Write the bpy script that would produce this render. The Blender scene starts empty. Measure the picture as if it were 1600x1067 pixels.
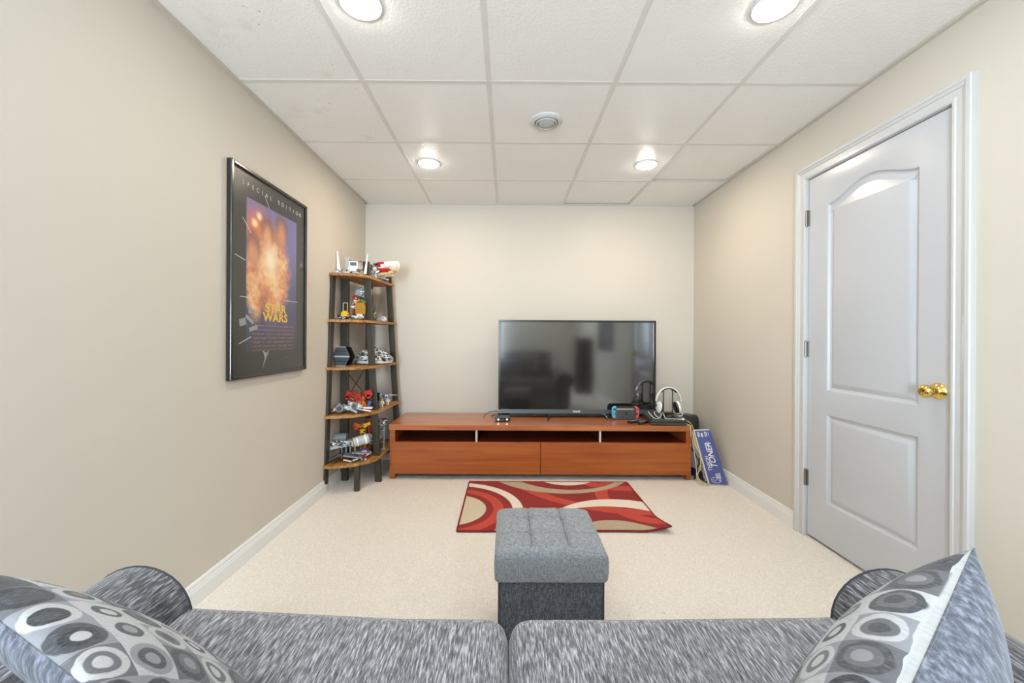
import bpy, bmesh, math, random
from mathutils import Vector as V, Matrix, Euler
from mathutils.geometry import tessellate_polygon
random.seed(7)
PI = math.pi
S = bpy.context.scene
COL = S.collection

# ------------------------------------------------------------------ room numbers (metres; camera stands over x=0, y=0)
XL, XR, YB, YF, ZC = -1.3125, 1.7375, 3.7657, -2.7, 2.366

# ------------------------------------------------------------------ camera
cam = bpy.data.cameras.new('camera')
co = bpy.data.objects.new('camera', cam); COL.objects.link(co)
cam.sensor_width = 36.0
cam.lens = 633.73 / 1600 * 36.0
cam.shift_x, cam.shift_y = 0.00406, -0.0038
cam.clip_start = 0.02
R3 = Matrix.Rotation(-0.0032, 3, 'Z') @ Matrix.Rotation(-0.0007, 3, 'X') @ Matrix.Rotation(-0.0055, 3, 'Y')
B3 = Matrix(((1, 0, 0), (0, 0, -1), (0, 1, 0)))
co.matrix_world = Matrix.Translation((0, 0, 1.1364)) @ (R3 @ B3).to_4x4()
S.camera = co

# ------------------------------------------------------------------ exposure
S.view_settings.view_transform = 'Standard'
S.view_settings.look = 'None'
S.view_settings.gamma = 1.0
S.view_settings.use_curve_mapping = False
S.view_settings.exposure = 1.10

# ------------------------------------------------------------------ world and lights
w = bpy.data.worlds.new('daylight'); S.world = w; w.use_nodes = True
w.node_tree.nodes['Background'].inputs[0].default_value = (0.75, 0.87, 1.0, 1)
w.node_tree.nodes['Background'].inputs[1].default_value = 1.2

def area(name, loc, rot, sx, sy, power, col, shape='RECTANGLE', spread=PI):
    l = bpy.data.lights.new(name, 'AREA'); l.shape = shape; l.size = sx
    if shape != 'DISK': l.size_y = sy
    l.energy = power; l.color = col; l.spread = spread
    o = bpy.data.objects.new(name, l); COL.objects.link(o); o.location = loc; o.rotation_euler = rot
    return o
# fill through an added, unseen rear window, tilted up to brighten the ceiling
area('rear_window_fill', (-0.76, YF + 0.06, 1.25), (PI / 2 + 0.60, 0, -0.12), 0.86, 1.5, 88, (0.72, 0.87, 1.0))
LAMPS = [(-0.547, 1.505), (0.987, 1.500), (-0.559, 2.884), (0.988, 2.884)]
FILL_BEHIND = [(-0.547, 0.13), (0.987, 0.13), (-0.547, -1.3), (0.987, -1.3)]  # unseen fill lights added behind the camera for bounce, no fixtures built
for i, (x, y) in enumerate(LAMPS + FILL_BEHIND):
    p, c = ((0.9, (0.92, 0.97, 1.0)), (3.4, (1.0, 0.82, 0.60)), (1.0, (0.80, 0.91, 1.0)), (11.0, (0.80, 0.91, 1.0)))[i // 2]
    area('downlight_and_fill_glow', (x, y, ZC - 0.021), (0, 0, 0), 0.1, 0.1, p, c, 'DISK')

# ------------------------------------------------------------------ materials
def lin(c):
    return tuple((x / 12.92 if x <= 0.04045 else ((x + 0.055) / 1.055) ** 2.4) for x in (v / 255 for v in c)) + (1.0,)

class NT:
    def __init__(s, name):
        s.m = bpy.data.materials.new(name); s.m.use_nodes = True
        s.t = s.m.node_tree; s.p = s.t.nodes['Principled BSDF']
    def n(s, typ, **k):
        nd = s.t.nodes.new(typ)
        for a, b in k.items(): setattr(nd, a, b)
        return nd
    def put(s, sock, v):
        if isinstance(v, bpy.types.NodeSocket): s.t.links.new(v, sock)
        else:
            if hasattr(sock.default_value, '__len__') and isinstance(v, (int, float)): v = (v,) * len(sock.default_value)
            sock.default_value = v
    def math(s, op, a, b=0.0, c=0.0):
        nd = s.n('ShaderNodeMath', operation=op)
        for i, v in enumerate((a, b, c)): s.put(nd.inputs[i], v)
        return nd.outputs[0]
    def vmath(s, op, a, b=(0, 0, 0)):
        nd = s.n('ShaderNodeVectorMath', operation=op)
        s.put(nd.inputs[0], a); s.put(nd.inputs[1], b)
        return nd.outputs['Value' if op in ('LENGTH', 'DISTANCE', 'DOT_PRODUCT') else 'Vector']
    def mix(s, f, a, b):
        nd = s.n('ShaderNodeMix', data_type='RGBA'); s.put(nd.inputs[0], f); s.put(nd.inputs[6], a); s.put(nd.inputs[7], b)
        return nd.outputs[2]
    def coord(s, which='Object'): return s.n('ShaderNodeTexCoord').outputs[which]
    def mapv(s, v, scale=(1, 1, 1), rot=(0, 0, 0), loc=(0, 0, 0)):
        nd = s.n('ShaderNodeMapping'); s.put(nd.inputs[0], v)
        nd.inputs['Scale'].default_value = scale; nd.inputs['Rotation'].default_value = rot; nd.inputs['Location'].default_value = loc
        return nd.outputs[0]
    def noise(s, v, scale=5, detail=2, rough=0.5):
        nd = s.n('ShaderNodeTexNoise'); s.put(nd.inputs['Vector'], v)
        nd.inputs['Scale'].default_value = scale; nd.inputs['Detail'].default_value = detail; nd.inputs['Roughness'].default_value = rough
        return nd.outputs['Fac']
    def vor(s, v, scale=5):
        nd = s.n('ShaderNodeTexVoronoi'); s.put(nd.inputs['Vector'], v); nd.inputs['Scale'].default_value = scale
        return nd.outputs['Distance']
    def ramp(s, f, stops, const=False):
        nd = s.n('ShaderNodeValToRGB'); s.put(nd.inputs[0], f); cr = nd.color_ramp
        if const: cr.interpolation = 'CONSTANT'
        while len(cr.elements) < len(stops): cr.elements.new(0.5)
        for e, (p, c) in zip(cr.elements, stops): e.position = p; e.color = c
        return nd.outputs[0]
    def step(s, a, lo, hi):   # smooth 0..1
        nd = s.n('ShaderNodeMapRange', interpolation_type='SMOOTHSTEP'); s.put(nd.inputs[0], a)
        nd.inputs[1].default_value = lo; nd.inputs[2].default_value = hi
        return nd.outputs[0]
    def bump(s, h, strength=0.3, dist=0.002):
        nd = s.n('ShaderNodeBump'); s.put(nd.inputs['Height'], h)
        nd.inputs['Strength'].default_value = strength; nd.inputs['Distance'].default_value = dist
        s.t.links.new(nd.outputs[0], s.p.inputs['Normal'])
    def set(s, color=None, rough=None, metal=None, spec=None, coat=None, sheen=None):
        for k, v in (('Base Color', color), ('Roughness', rough), ('Metallic', metal), ('Specular IOR Level', spec), ('Coat Weight', coat), ('Sheen Weight', sheen)):
            if v is not None: s.put(s.p.inputs[k], v)
        return s.m

def plain(name, rgb, rough=0.5, metal=0, spec=0.5, coat=0, var=0.06, bump=0, bscale=200):
    t = NT(name); c = lin(rgb)
    nz = t.noise(t.coord(), 9, 3)
    a = tuple(x * (1 - var) for x in c[:3]) + (1,); b = tuple(min(1, x * (1 + var)) for x in c[:3]) + (1,)
    t.set(t.mix(nz, a, b), rough, metal, spec, coat)
    if bump: t.bump(t.noise(t.coord(), bscale, 2), bump, 0.001)
    return t.m

def emit(name, rgb, strength):
    t = NT(name); t.set((0.8, 0.8, 0.8, 1), 0.4)
    t.p.inputs['Emission Color'].default_value = lin(rgb); t.p.inputs['Emission Strength'].default_value = strength
    return t.m

def m_wall(name, rgb):
    t = NT(name); c = lin(rgb); co_ = t.coord()
    v = t.noise(co_, 1.3, 2); a = tuple(x * 0.97 for x in c[:3]) + (1,); b = tuple(min(1, x * 1.02) for x in c[:3]) + (1,)
    t.set(t.mix(v, a, b), 0.62, 0, 0.35)
    t.bump(t.noise(co_, 260, 3), 0.12, 0.0008)
    return t.m

def m_carpet():
    t = NT('berber_carpet'); co_ = t.coord()
    v1 = t.vor(co_, 130); n1 = t.noise(co_, 420, 2); n2 = t.noise(co_, 2.2, 4)
    f = t.math('MULTIPLY_ADD', n1, 0.55, t.math('MULTIPLY', v1, 0.5))
    base = t.ramp(f, [(0.2, lin((215, 205, 192))), (0.75, lin((242, 233, 223)))])
    base = t.mix(t.math('MULTIPLY', n2, 0.22), base, lin((226, 216, 200)))
    fleck = t.step(t.noise(co_, 60, 1), 0.70, 0.74)
    base = t.mix(t.math('MULTIPLY', fleck, 0.35), base, lin((160, 140, 112)))
    t.set(base, 0.95, 0, 0.1, sheen=0.15)
    t.bump(t.math('ADD', v1, n1), 0.55, 0.004)
    return t.m

def m_tile(name, stained=False):
    t = NT(name); co_ = t.coord('Object')
    n1 = t.noise(co_, 95, 4, 0.62); n2 = t.noise(co_, 2.0, 2)
    c = t.mix(n2, lin((240, 239, 236)), lin((246, 245, 242)))
    if stained:
        sp = t.math('MULTIPLY', t.step(t.noise(co_, 55, 2), 0.70, 0.74), t.step(t.noise(co_, 4.5, 1), 0.53, 0.60))
        c = t.mix(t.math('MULTIPLY', sp, 0.8), c, lin((112, 84, 62)))
        damp = t.step(t.noise(t.vmath('ADD', co_, (3.1, 1.7, 0)), 3.2, 3), 0.60, 0.78)
        c = t.mix(t.math('MULTIPLY', damp, 0.30), c, lin((176, 152, 118)))
    t.set(c, 0.38, 0, 0.5)
    t.bump(n1, 0.55, 0.004)
    return t.m

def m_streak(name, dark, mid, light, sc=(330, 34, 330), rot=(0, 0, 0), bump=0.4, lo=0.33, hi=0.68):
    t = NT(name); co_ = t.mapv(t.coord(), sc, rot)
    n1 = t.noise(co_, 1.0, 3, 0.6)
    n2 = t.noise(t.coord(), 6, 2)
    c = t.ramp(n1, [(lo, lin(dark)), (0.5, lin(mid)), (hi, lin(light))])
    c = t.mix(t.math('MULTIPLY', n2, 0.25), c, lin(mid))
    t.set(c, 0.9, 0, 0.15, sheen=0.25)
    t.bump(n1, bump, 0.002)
    return t.m

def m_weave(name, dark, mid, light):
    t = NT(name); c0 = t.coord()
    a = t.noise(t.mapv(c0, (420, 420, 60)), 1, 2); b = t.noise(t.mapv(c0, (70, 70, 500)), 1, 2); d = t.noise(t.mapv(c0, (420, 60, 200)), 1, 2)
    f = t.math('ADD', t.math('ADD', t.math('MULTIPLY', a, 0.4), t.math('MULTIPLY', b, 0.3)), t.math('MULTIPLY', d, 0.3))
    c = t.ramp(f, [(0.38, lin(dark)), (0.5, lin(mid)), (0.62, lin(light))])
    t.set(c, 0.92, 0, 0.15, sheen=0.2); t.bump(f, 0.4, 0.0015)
    return t.m

def m_wood(name, c1, c2, c3, axis='X', rough=0.33, scale=1.0, coat=0.25, knots=0.0):
    t = NT(name); sc = {'X': (1.2, 26, 26), 'Y': (26, 1.2, 26), 'Z': (26, 26, 1.2)}[axis]
    co_ = t.mapv(t.coord(), tuple(q * scale for q in sc))
    n1 = t.noise(co_, 1.4, 5, 0.6); n2 = t.noise(t.mapv(t.coord(), tuple(q * scale for q in tuple(x * 0.22 if x > 2 else x for x in sc))), 1.7, 3)
    c = t.ramp(n1, [(0.3, lin(c1)), (0.5, lin(c2)), (0.72, lin(c3))])
    c = t.mix(t.math('MULTIPLY', t.step(n2, 0.45, 0.75), 0.45), c, lin(c1))
    t.set(c, rough, 0, 0.5, coat); t.p.inputs['Coat Roughness'].default_value = 0.18
    t.bump(n1, 0.06, 0.001)
    return t.m

def m_pillow(name, band=False, shift=(0, 0, 0), k=6.6):
    t = NT(name); uv = t.coord('UV')
    nz = t.n('ShaderNodeTexNoise'); t.put(nz.inputs['Vector'], uv); nz.inputs['Scale'].default_value = 9
    wob = t.vmath('MULTIPLY', t.vmath('SUBTRACT', nz.outputs['Color'], (0.5, 0.5, 0.5)), (0.022, 0.022, 0))
    q = t.vmath('ADD', t.vmath('MULTIPLY', t.vmath('ADD', uv, wob), (k, k, 1)), shift)
    cell = t.vmath('FLOOR', q); f = t.vmath('SUBTRACT', t.vmath('FRACTION', q), (0.5, 0.5, 0))
    def rnd(off):
        nd = t.n('ShaderNodeTexWhiteNoise', noise_dimensions='3D'); t.put(nd.inputs['Vector'], t.vmath('ADD', cell, off)); return nd.outputs['Value'], nd.outputs['Color']
    r1, c1 = rnd((0.5, 0.5, 0.1)); r2, c2 = rnd((7.5, 3.5, 0.1)); r3, c3 = rnd((11.5, 23.5, 0.1)); r4, c4 = rnd((2.5, 41.5, 0.1))
    off = t.vmath('MULTIPLY', t.vmath('SUBTRACT', c1, (0.5, 0.5, 0.5)), (0.14, 0.14, 0))
    W, L, G, D, K, T = (lin(x) for x in ((186, 187, 189), (138, 139, 146), (94, 94, 98), (58, 58, 62), (30, 33, 39), (128, 110, 84)))
    sc = t.n('ShaderNodeSeparateXYZ'); t.put(sc.inputs[0], cell)
    par = t.math('GREATER_THAN', t.math('FRACT', t.math('MULTIPLY', sc.outputs[1], 0.5)), 0.25)     # stripes of dark rings beside stripes of pale rings
    bg = t.mix(par, t.ramp(r1, [(0, L), (0.4, G), (0.65, D), (0.85, W)], True), t.ramp(r1, [(0, W), (0.45, L), (0.7, W), (0.9, K)], True))
    k1 = t.mix(par, t.ramp(r2, [(0, D), (0.35, W), (0.55, D), (0.85, K)], True), t.ramp(r2, [(0, W), (0.5, W), (0.6, L), (0.85, D)], True))
    k2 = t.mix(par, t.ramp(r3, [(0, G), (0.35, K), (0.6, G), (0.85, D)], True), t.ramp(r3, [(0, D), (0.3, K), (0.5, G), (0.75, T), (0.86, D)], True))
    k3 = t.mix(par, t.ramp(r4, [(0, D), (0.3, L), (0.6, W), (0.85, G)], True), t.ramp(r4, [(0, W), (0.55, L), (0.8, D), (0.93, T)], True))
    d1 = t.vmath('LENGTH', f); d2 = t.vmath('LENGTH', t.vmath('ADD', f, t.vmath('MULTIPLY', off, (0.6, 0.6, 0)))); d3 = t.vmath('LENGTH', t.vmath('ADD', f, off))
    c = t.mix(t.step(d1, 0.485, 0.445), bg, k1)
    c = t.mix(t.step(d2, 0.33, 0.29), c, k2)
    c = t.mix(t.step(d3, 0.19, 0.155), c, k3)
    thr = t.noise(t.mapv(uv, (400, 40, 1)), 1, 3)
    c = t.mix(t.math('MULTIPLY', t.step(thr, 0.42, 0.72), 0.5), c, lin((124, 125, 131)))
    if band:
        su = t.n('ShaderNodeSeparateXYZ'); t.put(su.inputs[0], uv)
        c = t.mix(t.step(su.outputs[1], 0.024, 0.020), c, t.mix(t.noise(t.mapv(uv, (60, 6, 1)), 1, 2), lin((192, 192, 190)), lin((150, 151, 154))))
    t.set(c, 0.9, 0, 0.15, sheen=0.2); t.bump(thr, 0.35, 0.0012)
    return t.m

def m_rug():
    # object space: x to the right, y away, origin at the rug's near left corner
    t = NT('red_swirl_rug'); co_ = t.coord()
    dk, lt, wh, tn = lin((148, 40, 36)), lin((198, 72, 55)), lin((240, 226, 210)), lin((186, 168, 140))
    def dist(x, y): return t.vmath('LENGTH', t.vmath('MULTIPLY', t.vmath('SUBTRACT', co_, (x, y, 0)), (1, 1, 0)))
    def ring(d, a, b):
        e = 0.004
        if a <= 0: return t.step(d, b + e, b - e)
        return t.math('MULTIPLY', t.step(d, a - e, a + e), t.step(d, b + e, b - e))
    X0, Y0 = -0.283, 2.36
    A = dist(-0.364 - X0, 2.652 - Y0); Bt = dist(0.46 - X0, 3.49 - Y0); Bo = dist(0.436 - X0, 3.547 - Y0); Bw = dist(0.479 - X0, 3.344 - Y0)
    Cu = dist(0.732 - X0, 2.32 - Y0); Cl = dist(0.658 - X0, 2.125 - Y0); Cb = dist(0.649 - X0, 2.22 - Y0)
    c = dk
    c = t.mix(ring(A, 0.285, 0.352), c, lt)
    c = t.mix(ring(dist(0.93 - X0, 3.56 - Y0), 0.90, 0.985), c, lt)
    c = t.mix(ring(dist(1.12 - X0, 2.86 - Y0), 0.39, 0.48), c, lt)
    c = t.mix(ring(dist(0.9 - X0, 3.4 - Y0), 0.32, 0.42), c, lt)
    tan = t.math('MULTIPLY', t.step(Bo, 0.626, 0.618), t.step(dist(0.486 - X0, 3.481 - Y0), 0.479, 0.487))
    c = t.mix(tan, c, tn)
    c = t.mix(ring(Bw, 0, 0.256), c, wh)
    c = t.mix(t.math('MULTIPLY', t.step(Cu, 0.511, 0.503), t.step(Cl, 0.578, 0.586)), c, wh)
    c = t.mix(ring(Cb, 0, 0.283), c, tn)
    c = t.mix(ring(A, 0.411, 0.479), c, wh)
    c = t.mix(ring(A, 0, 0.236), c, lin((214, 198, 172)))
    n1 = t.noise(co_, 330, 2)
    c = t.mix(t.math('MULTIPLY', t.step(n1, 0.4, 0.75), 0.35), c, t.mix(0.5, c, (0.02, 0.012, 0.01, 1)))
    sep = t.n('ShaderNodeSeparateXYZ'); t.put(sep.inputs[0], co_)
    t.set(c, 0.95, 0, 0.1, sheen=0.1); t.bump(n1, 0.6, 0.004)
    return t.m

def m_poster():
    # object space on the print: x to the right, y up (metres, origin at its lower left corner)
    t = NT('poster_print'); co_ = t.coord(); sep = t.n('ShaderNodeSeparateXYZ'); t.put(sep.inputs[0], co_); x, y = sep.outputs[0], sep.outputs[1]
    nz = t.noise(co_, 7, 4, 0.6); fine = t.noise(co_, 22, 4, 0.6)
    def blob(cx_, cy_, rx, ry, soft=0.35):
        d = t.vmath('LENGTH', t.vmath('MULTIPLY', t.vmath('SUBTRACT', co_, (cx_, cy_, 0)), (1 / rx, 1 / ry, 0)))
        d = t.math('ADD', d, t.math('MULTIPLY', t.math('SUBTRACT', fine, 0.5), 0.5))
        return t.step(d, 1.0, 1.0 - soft)
    black = lin((44, 44, 40))
    inner = t.math('MULTIPLY', t.math('MULTIPLY', t.step(x, 0.118, 0.122), t.step(x, 0.602, 0.598)), t.math('MULTIPLY', t.step(y, 0.086, 0.30), t.step(y, 0.900, 0.896)))
    art = t.mix(t.step(y, 0.30, 0.80), lin((70, 74, 112)), lin((122, 114, 170)))
    art = t.mix(t.math('MULTIPLY', blob(0.22, 0.76, 0.20, 0.16, 0.9), 0.9), art, lin((226, 120, 62)))
    art = t.mix(blob(0.185, 0.785, 0.04, 0.035, 0.8), art, lin((255, 226, 160)))
    art = t.mix(blob(0.225, 0.83, 0.035, 0.03, 0.8), art, lin((255, 232, 180)))
    warm = t.math('MAXIMUM', blob(0.34, 0.55, 0.22, 0.30, 0.45), blob(0.20, 0.50, 0.10, 0.26, 0.4))
    wc = t.ramp(t.noise(co_, 9, 5, 0.65), [(0.28, lin((160, 92, 64))), (0.46, lin((220, 146, 100))), (0.66, lin((250, 212, 158)))])  # artwork colours lightened, haze of the glass is painted into the print
    art = t.mix(warm, art, wc)
    for (bx, by, rx, ry, cc) in ((0.175, 0.64, 0.075, 0.10, (214, 150, 112)), (0.30, 0.745, 0.072, 0.105, (228, 164, 120)), (0.435, 0.79, 0.076, 0.115, (212, 146, 108))):
        art = t.mix(t.math('MULTIPLY', blob(bx, by + 0.02, rx * 1.15, ry * 1.15, 0.55), 0.75), art, lin((128, 82, 62)))
        art = t.mix(blob(bx, by - 0.02, rx * 0.95, ry * 0.95, 0.8), art, lin(cc))
    art = t.mix(t.math('MULTIPLY', blob(0.33, 0.61, 0.10, 0.13, 0.9), 0.95), art, lin((255, 240, 205)))
    c = t.mix(inner, black, art)
    inner2 = t.math('MULTIPLY', t.math('MULTIPLY', t.step(x, 0.118, 0.122), t.step(x, 0.602, 0.598)), t.math('MULTIPLY', t.step(y, 0.116, 0.12), t.step(y, 0.36, 0.30)))
    c = t.mix(t.math('MULTIPLY', inner2, 0.3), c, lin((62, 60, 84)))
    # rows of fine brown print too small to read
    rows = t.math('GREATER_THAN', t.math('FRACT', t.math('MULTIPLY', y, 46.0)), 0.62)
    dash = t.step(t.noise(t.mapv(co_, (120, 46, 1)), 1, 1), 0.45, 0.5)
    band = t.math('MULTIPLY', t.math('MULTIPLY', t.step(y, 0.125, 0.127), t.step(y, 0.262, 0.26)), t.math('MULTIPLY', t.step(x, 0.15, 0.19), t.step(x, 0.59, 0.57)))
    c = t.mix(t.math('MULTIPLY', t.math('MULTIPLY', rows, dash), t.math('MULTIPLY', band, 0.6)), c, lin((170, 120, 92)))
    stars = t.step(t.vor(co_, 34), 0.10, 0.05)
    c = t.mix(t.math('MULTIPLY', t.math('MULTIPLY', stars, t.step(nz, 0.5, 0.6)), t.math('SUBTRACT', 0.8, t.math('MULTIPLY', inner, 0.6))), c, lin((220, 222, 230)))
    t.set(c, 0.35, 0, 0.4)
    return t.m

def m_glass(name='clear_pane', tint=(1, 1, 1, 1)):
    t = NT(name); out = t.t.nodes['Material Output']
    tr = t.n('ShaderNodeBsdfTransparent'); tr.inputs[0].default_value = tint
    gl = t.n('ShaderNodeBsdfGlossy'); gl.inputs['Roughness'].default_value = 0.03
    fr = t.n('ShaderNodeFresnel'); fr.inputs[0].default_value = 1.5
    mx = t.n('ShaderNodeMixShader'); gm = t.n('ShaderNodeNewGeometry'); t.put(mx.inputs[0], t.math('MULTIPLY', fr.outputs[0], t.math('SUBTRACT', 1.0, gm.outputs['Backfacing'])))
    t.t.links.new(tr.outputs[0], mx.inputs[1]); t.t.links.new(gl.outputs[0], mx.inputs[2]); t.t.links.new(mx.outputs[0], out.inputs[0])
    return t.m

M = dict(
    wall=m_wall('cream_wall_paint', (206, 199, 187)), carpet=m_carpet(), tile=m_tile('ceiling_tile_white'), tile_s=m_tile('ceiling_tile_stained', True),
    angle=plain('wall_angle_metal', (202, 197, 187), 0.5), tee=plain('ceiling_grid_metal', (224, 221, 216), 0.5), dark=plain('void_dark', (20, 18, 16), 0.9), cover=plain('upper_deck', (120, 116, 110), 0.9),
    white=plain('white_semigloss_paint', (200, 200, 200), 0.32, coat=0.15, var=0.015), base=plain('white_baseboard_paint', (230, 230, 228), 0.4, var=0.02),
    brass=plain('polished_brass', (232, 200, 112), 0.16, 1.0), nickel=plain('brushed_nickel', (150, 145, 138), 0.35, 1.0),
    lens=emit('lamp_lens', (255, 251, 243), 32.0), ring=plain('white_enamel', (206, 206, 206), 0.35), grey_en=plain('grey_enamel', (188, 190, 190), 0.4),
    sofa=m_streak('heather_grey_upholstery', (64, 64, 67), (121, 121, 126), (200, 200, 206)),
    sofa_arm=m_streak('heather_grey_upholstery_arm_shaded', (40, 40, 43), (86, 86, 90), (168, 169, 176), (300, 30, 300), (0.12, 0, 0.12)),  # darker copy of the upholstery, shade on the arms is in its colour
    piping=plain('dark_grey_piping', (58, 58, 62), 0.9),
    pil=m_pillow('circle_patchwork_fabric'), pil_r=m_pillow('circle_patchwork_with_band', True, (0.2, 1.80, 0), 8.4), pil_b=m_streak('blue_grey_chenille', (60, 62, 71), (90, 93, 104), (136, 139, 152), (150, 150, 36), (0.3, 0.2, 0.3)),
    band=plain('pale_woven_band', (206, 208, 212), 0.9, bump=0.5),
    ott=m_weave('grey_linen_weave', (108, 110, 114), (134, 136, 139), (162, 164, 167)), ott_b=m_weave('shaded_grey_linen_weave', (52, 54, 58), (80, 82, 88), (118, 120, 126)),  # box copy darkened, shade on the front is put into the weave colour
    rug=m_rug(), rug_e=plain('rug_binding', (128, 28, 26), 0.95),
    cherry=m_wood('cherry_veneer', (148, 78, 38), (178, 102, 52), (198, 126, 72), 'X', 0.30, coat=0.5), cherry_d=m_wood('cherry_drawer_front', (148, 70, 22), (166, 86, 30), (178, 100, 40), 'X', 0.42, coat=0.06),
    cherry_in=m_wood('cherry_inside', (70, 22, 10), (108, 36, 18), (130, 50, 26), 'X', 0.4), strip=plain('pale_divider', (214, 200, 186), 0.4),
    rustic=m_wood('rustic_brown_board', (116, 74, 32), (166, 114, 56), (206, 158, 94), 'Y', 0.5, 1.6, 0.0), post=plain('black_brown_post', (58, 54, 43), 0.42, var=0.15),
    blackp=plain('black_plastic', (30, 31, 32), 0.38), blackg=plain('gloss_black', (16, 16, 17), 0.15, coat=0.5), greyp=plain('charcoal_plastic', (72, 76, 74), 0.42), bar=plain('dark_blue_grey_bar', (62, 70, 78), 0.35),
    screen=plain('tv_screen', (26, 23, 21), 0.09, spec=1.0, coat=0.0), frame=plain('black_frame', (34, 32, 28), 0.22, coat=0.4),
    poster=m_poster(), glass=m_glass(), letter=plain('pale_lettering', (214, 216, 220), 0.6), yellow_l=plain('yellow_lettering', (232, 190, 70), 0.5), grey_l=plain('grey_lettering', (150, 154, 158), 0.5),
    blue_c=plain('blue_carton', (74, 82, 142), 0.45), white_c=plain('white_carton', (206, 206, 204), 0.6), navy=plain('navy_print', (38, 40, 80), 0.5),
    cyan=plain('neon_blue_plastic', (96, 182, 216), 0.4), coral=plain('neon_red_plastic', (236, 96, 90), 0.4), cable_y=plain('pale_yellow_cable', (214, 196, 96), 0.5), cable_w=plain('white_cable', (216, 212, 202), 0.5),
    led=emit('led_white', (235, 240, 255), 4.0), speaker=plain('dark_mesh_cloth', (46, 46, 42), 0.85, bump=0.6, bscale=500),
)
TC = dict(white=(232, 232, 228), lgrey=(176, 180, 182), grey=(128, 133, 136), dgrey=(74, 80, 86), black=(28, 28, 30), red=(178, 34, 30), dred=(126, 34, 26), tan=(206, 186, 146), gold=(176, 130, 34),
          yellow=(238, 190, 30), blue=(70, 98, 160), lblue=(112, 142, 178), green=(86, 124, 62), purple=(104, 86, 160), orange=(214, 104, 34), brown=(110, 70, 42), teal=(66, 120, 124))
TM = {k: plain('brick_' + k, v, 0.25, coat=0.2, var=0.03) for k, v in TC.items()}

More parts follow.
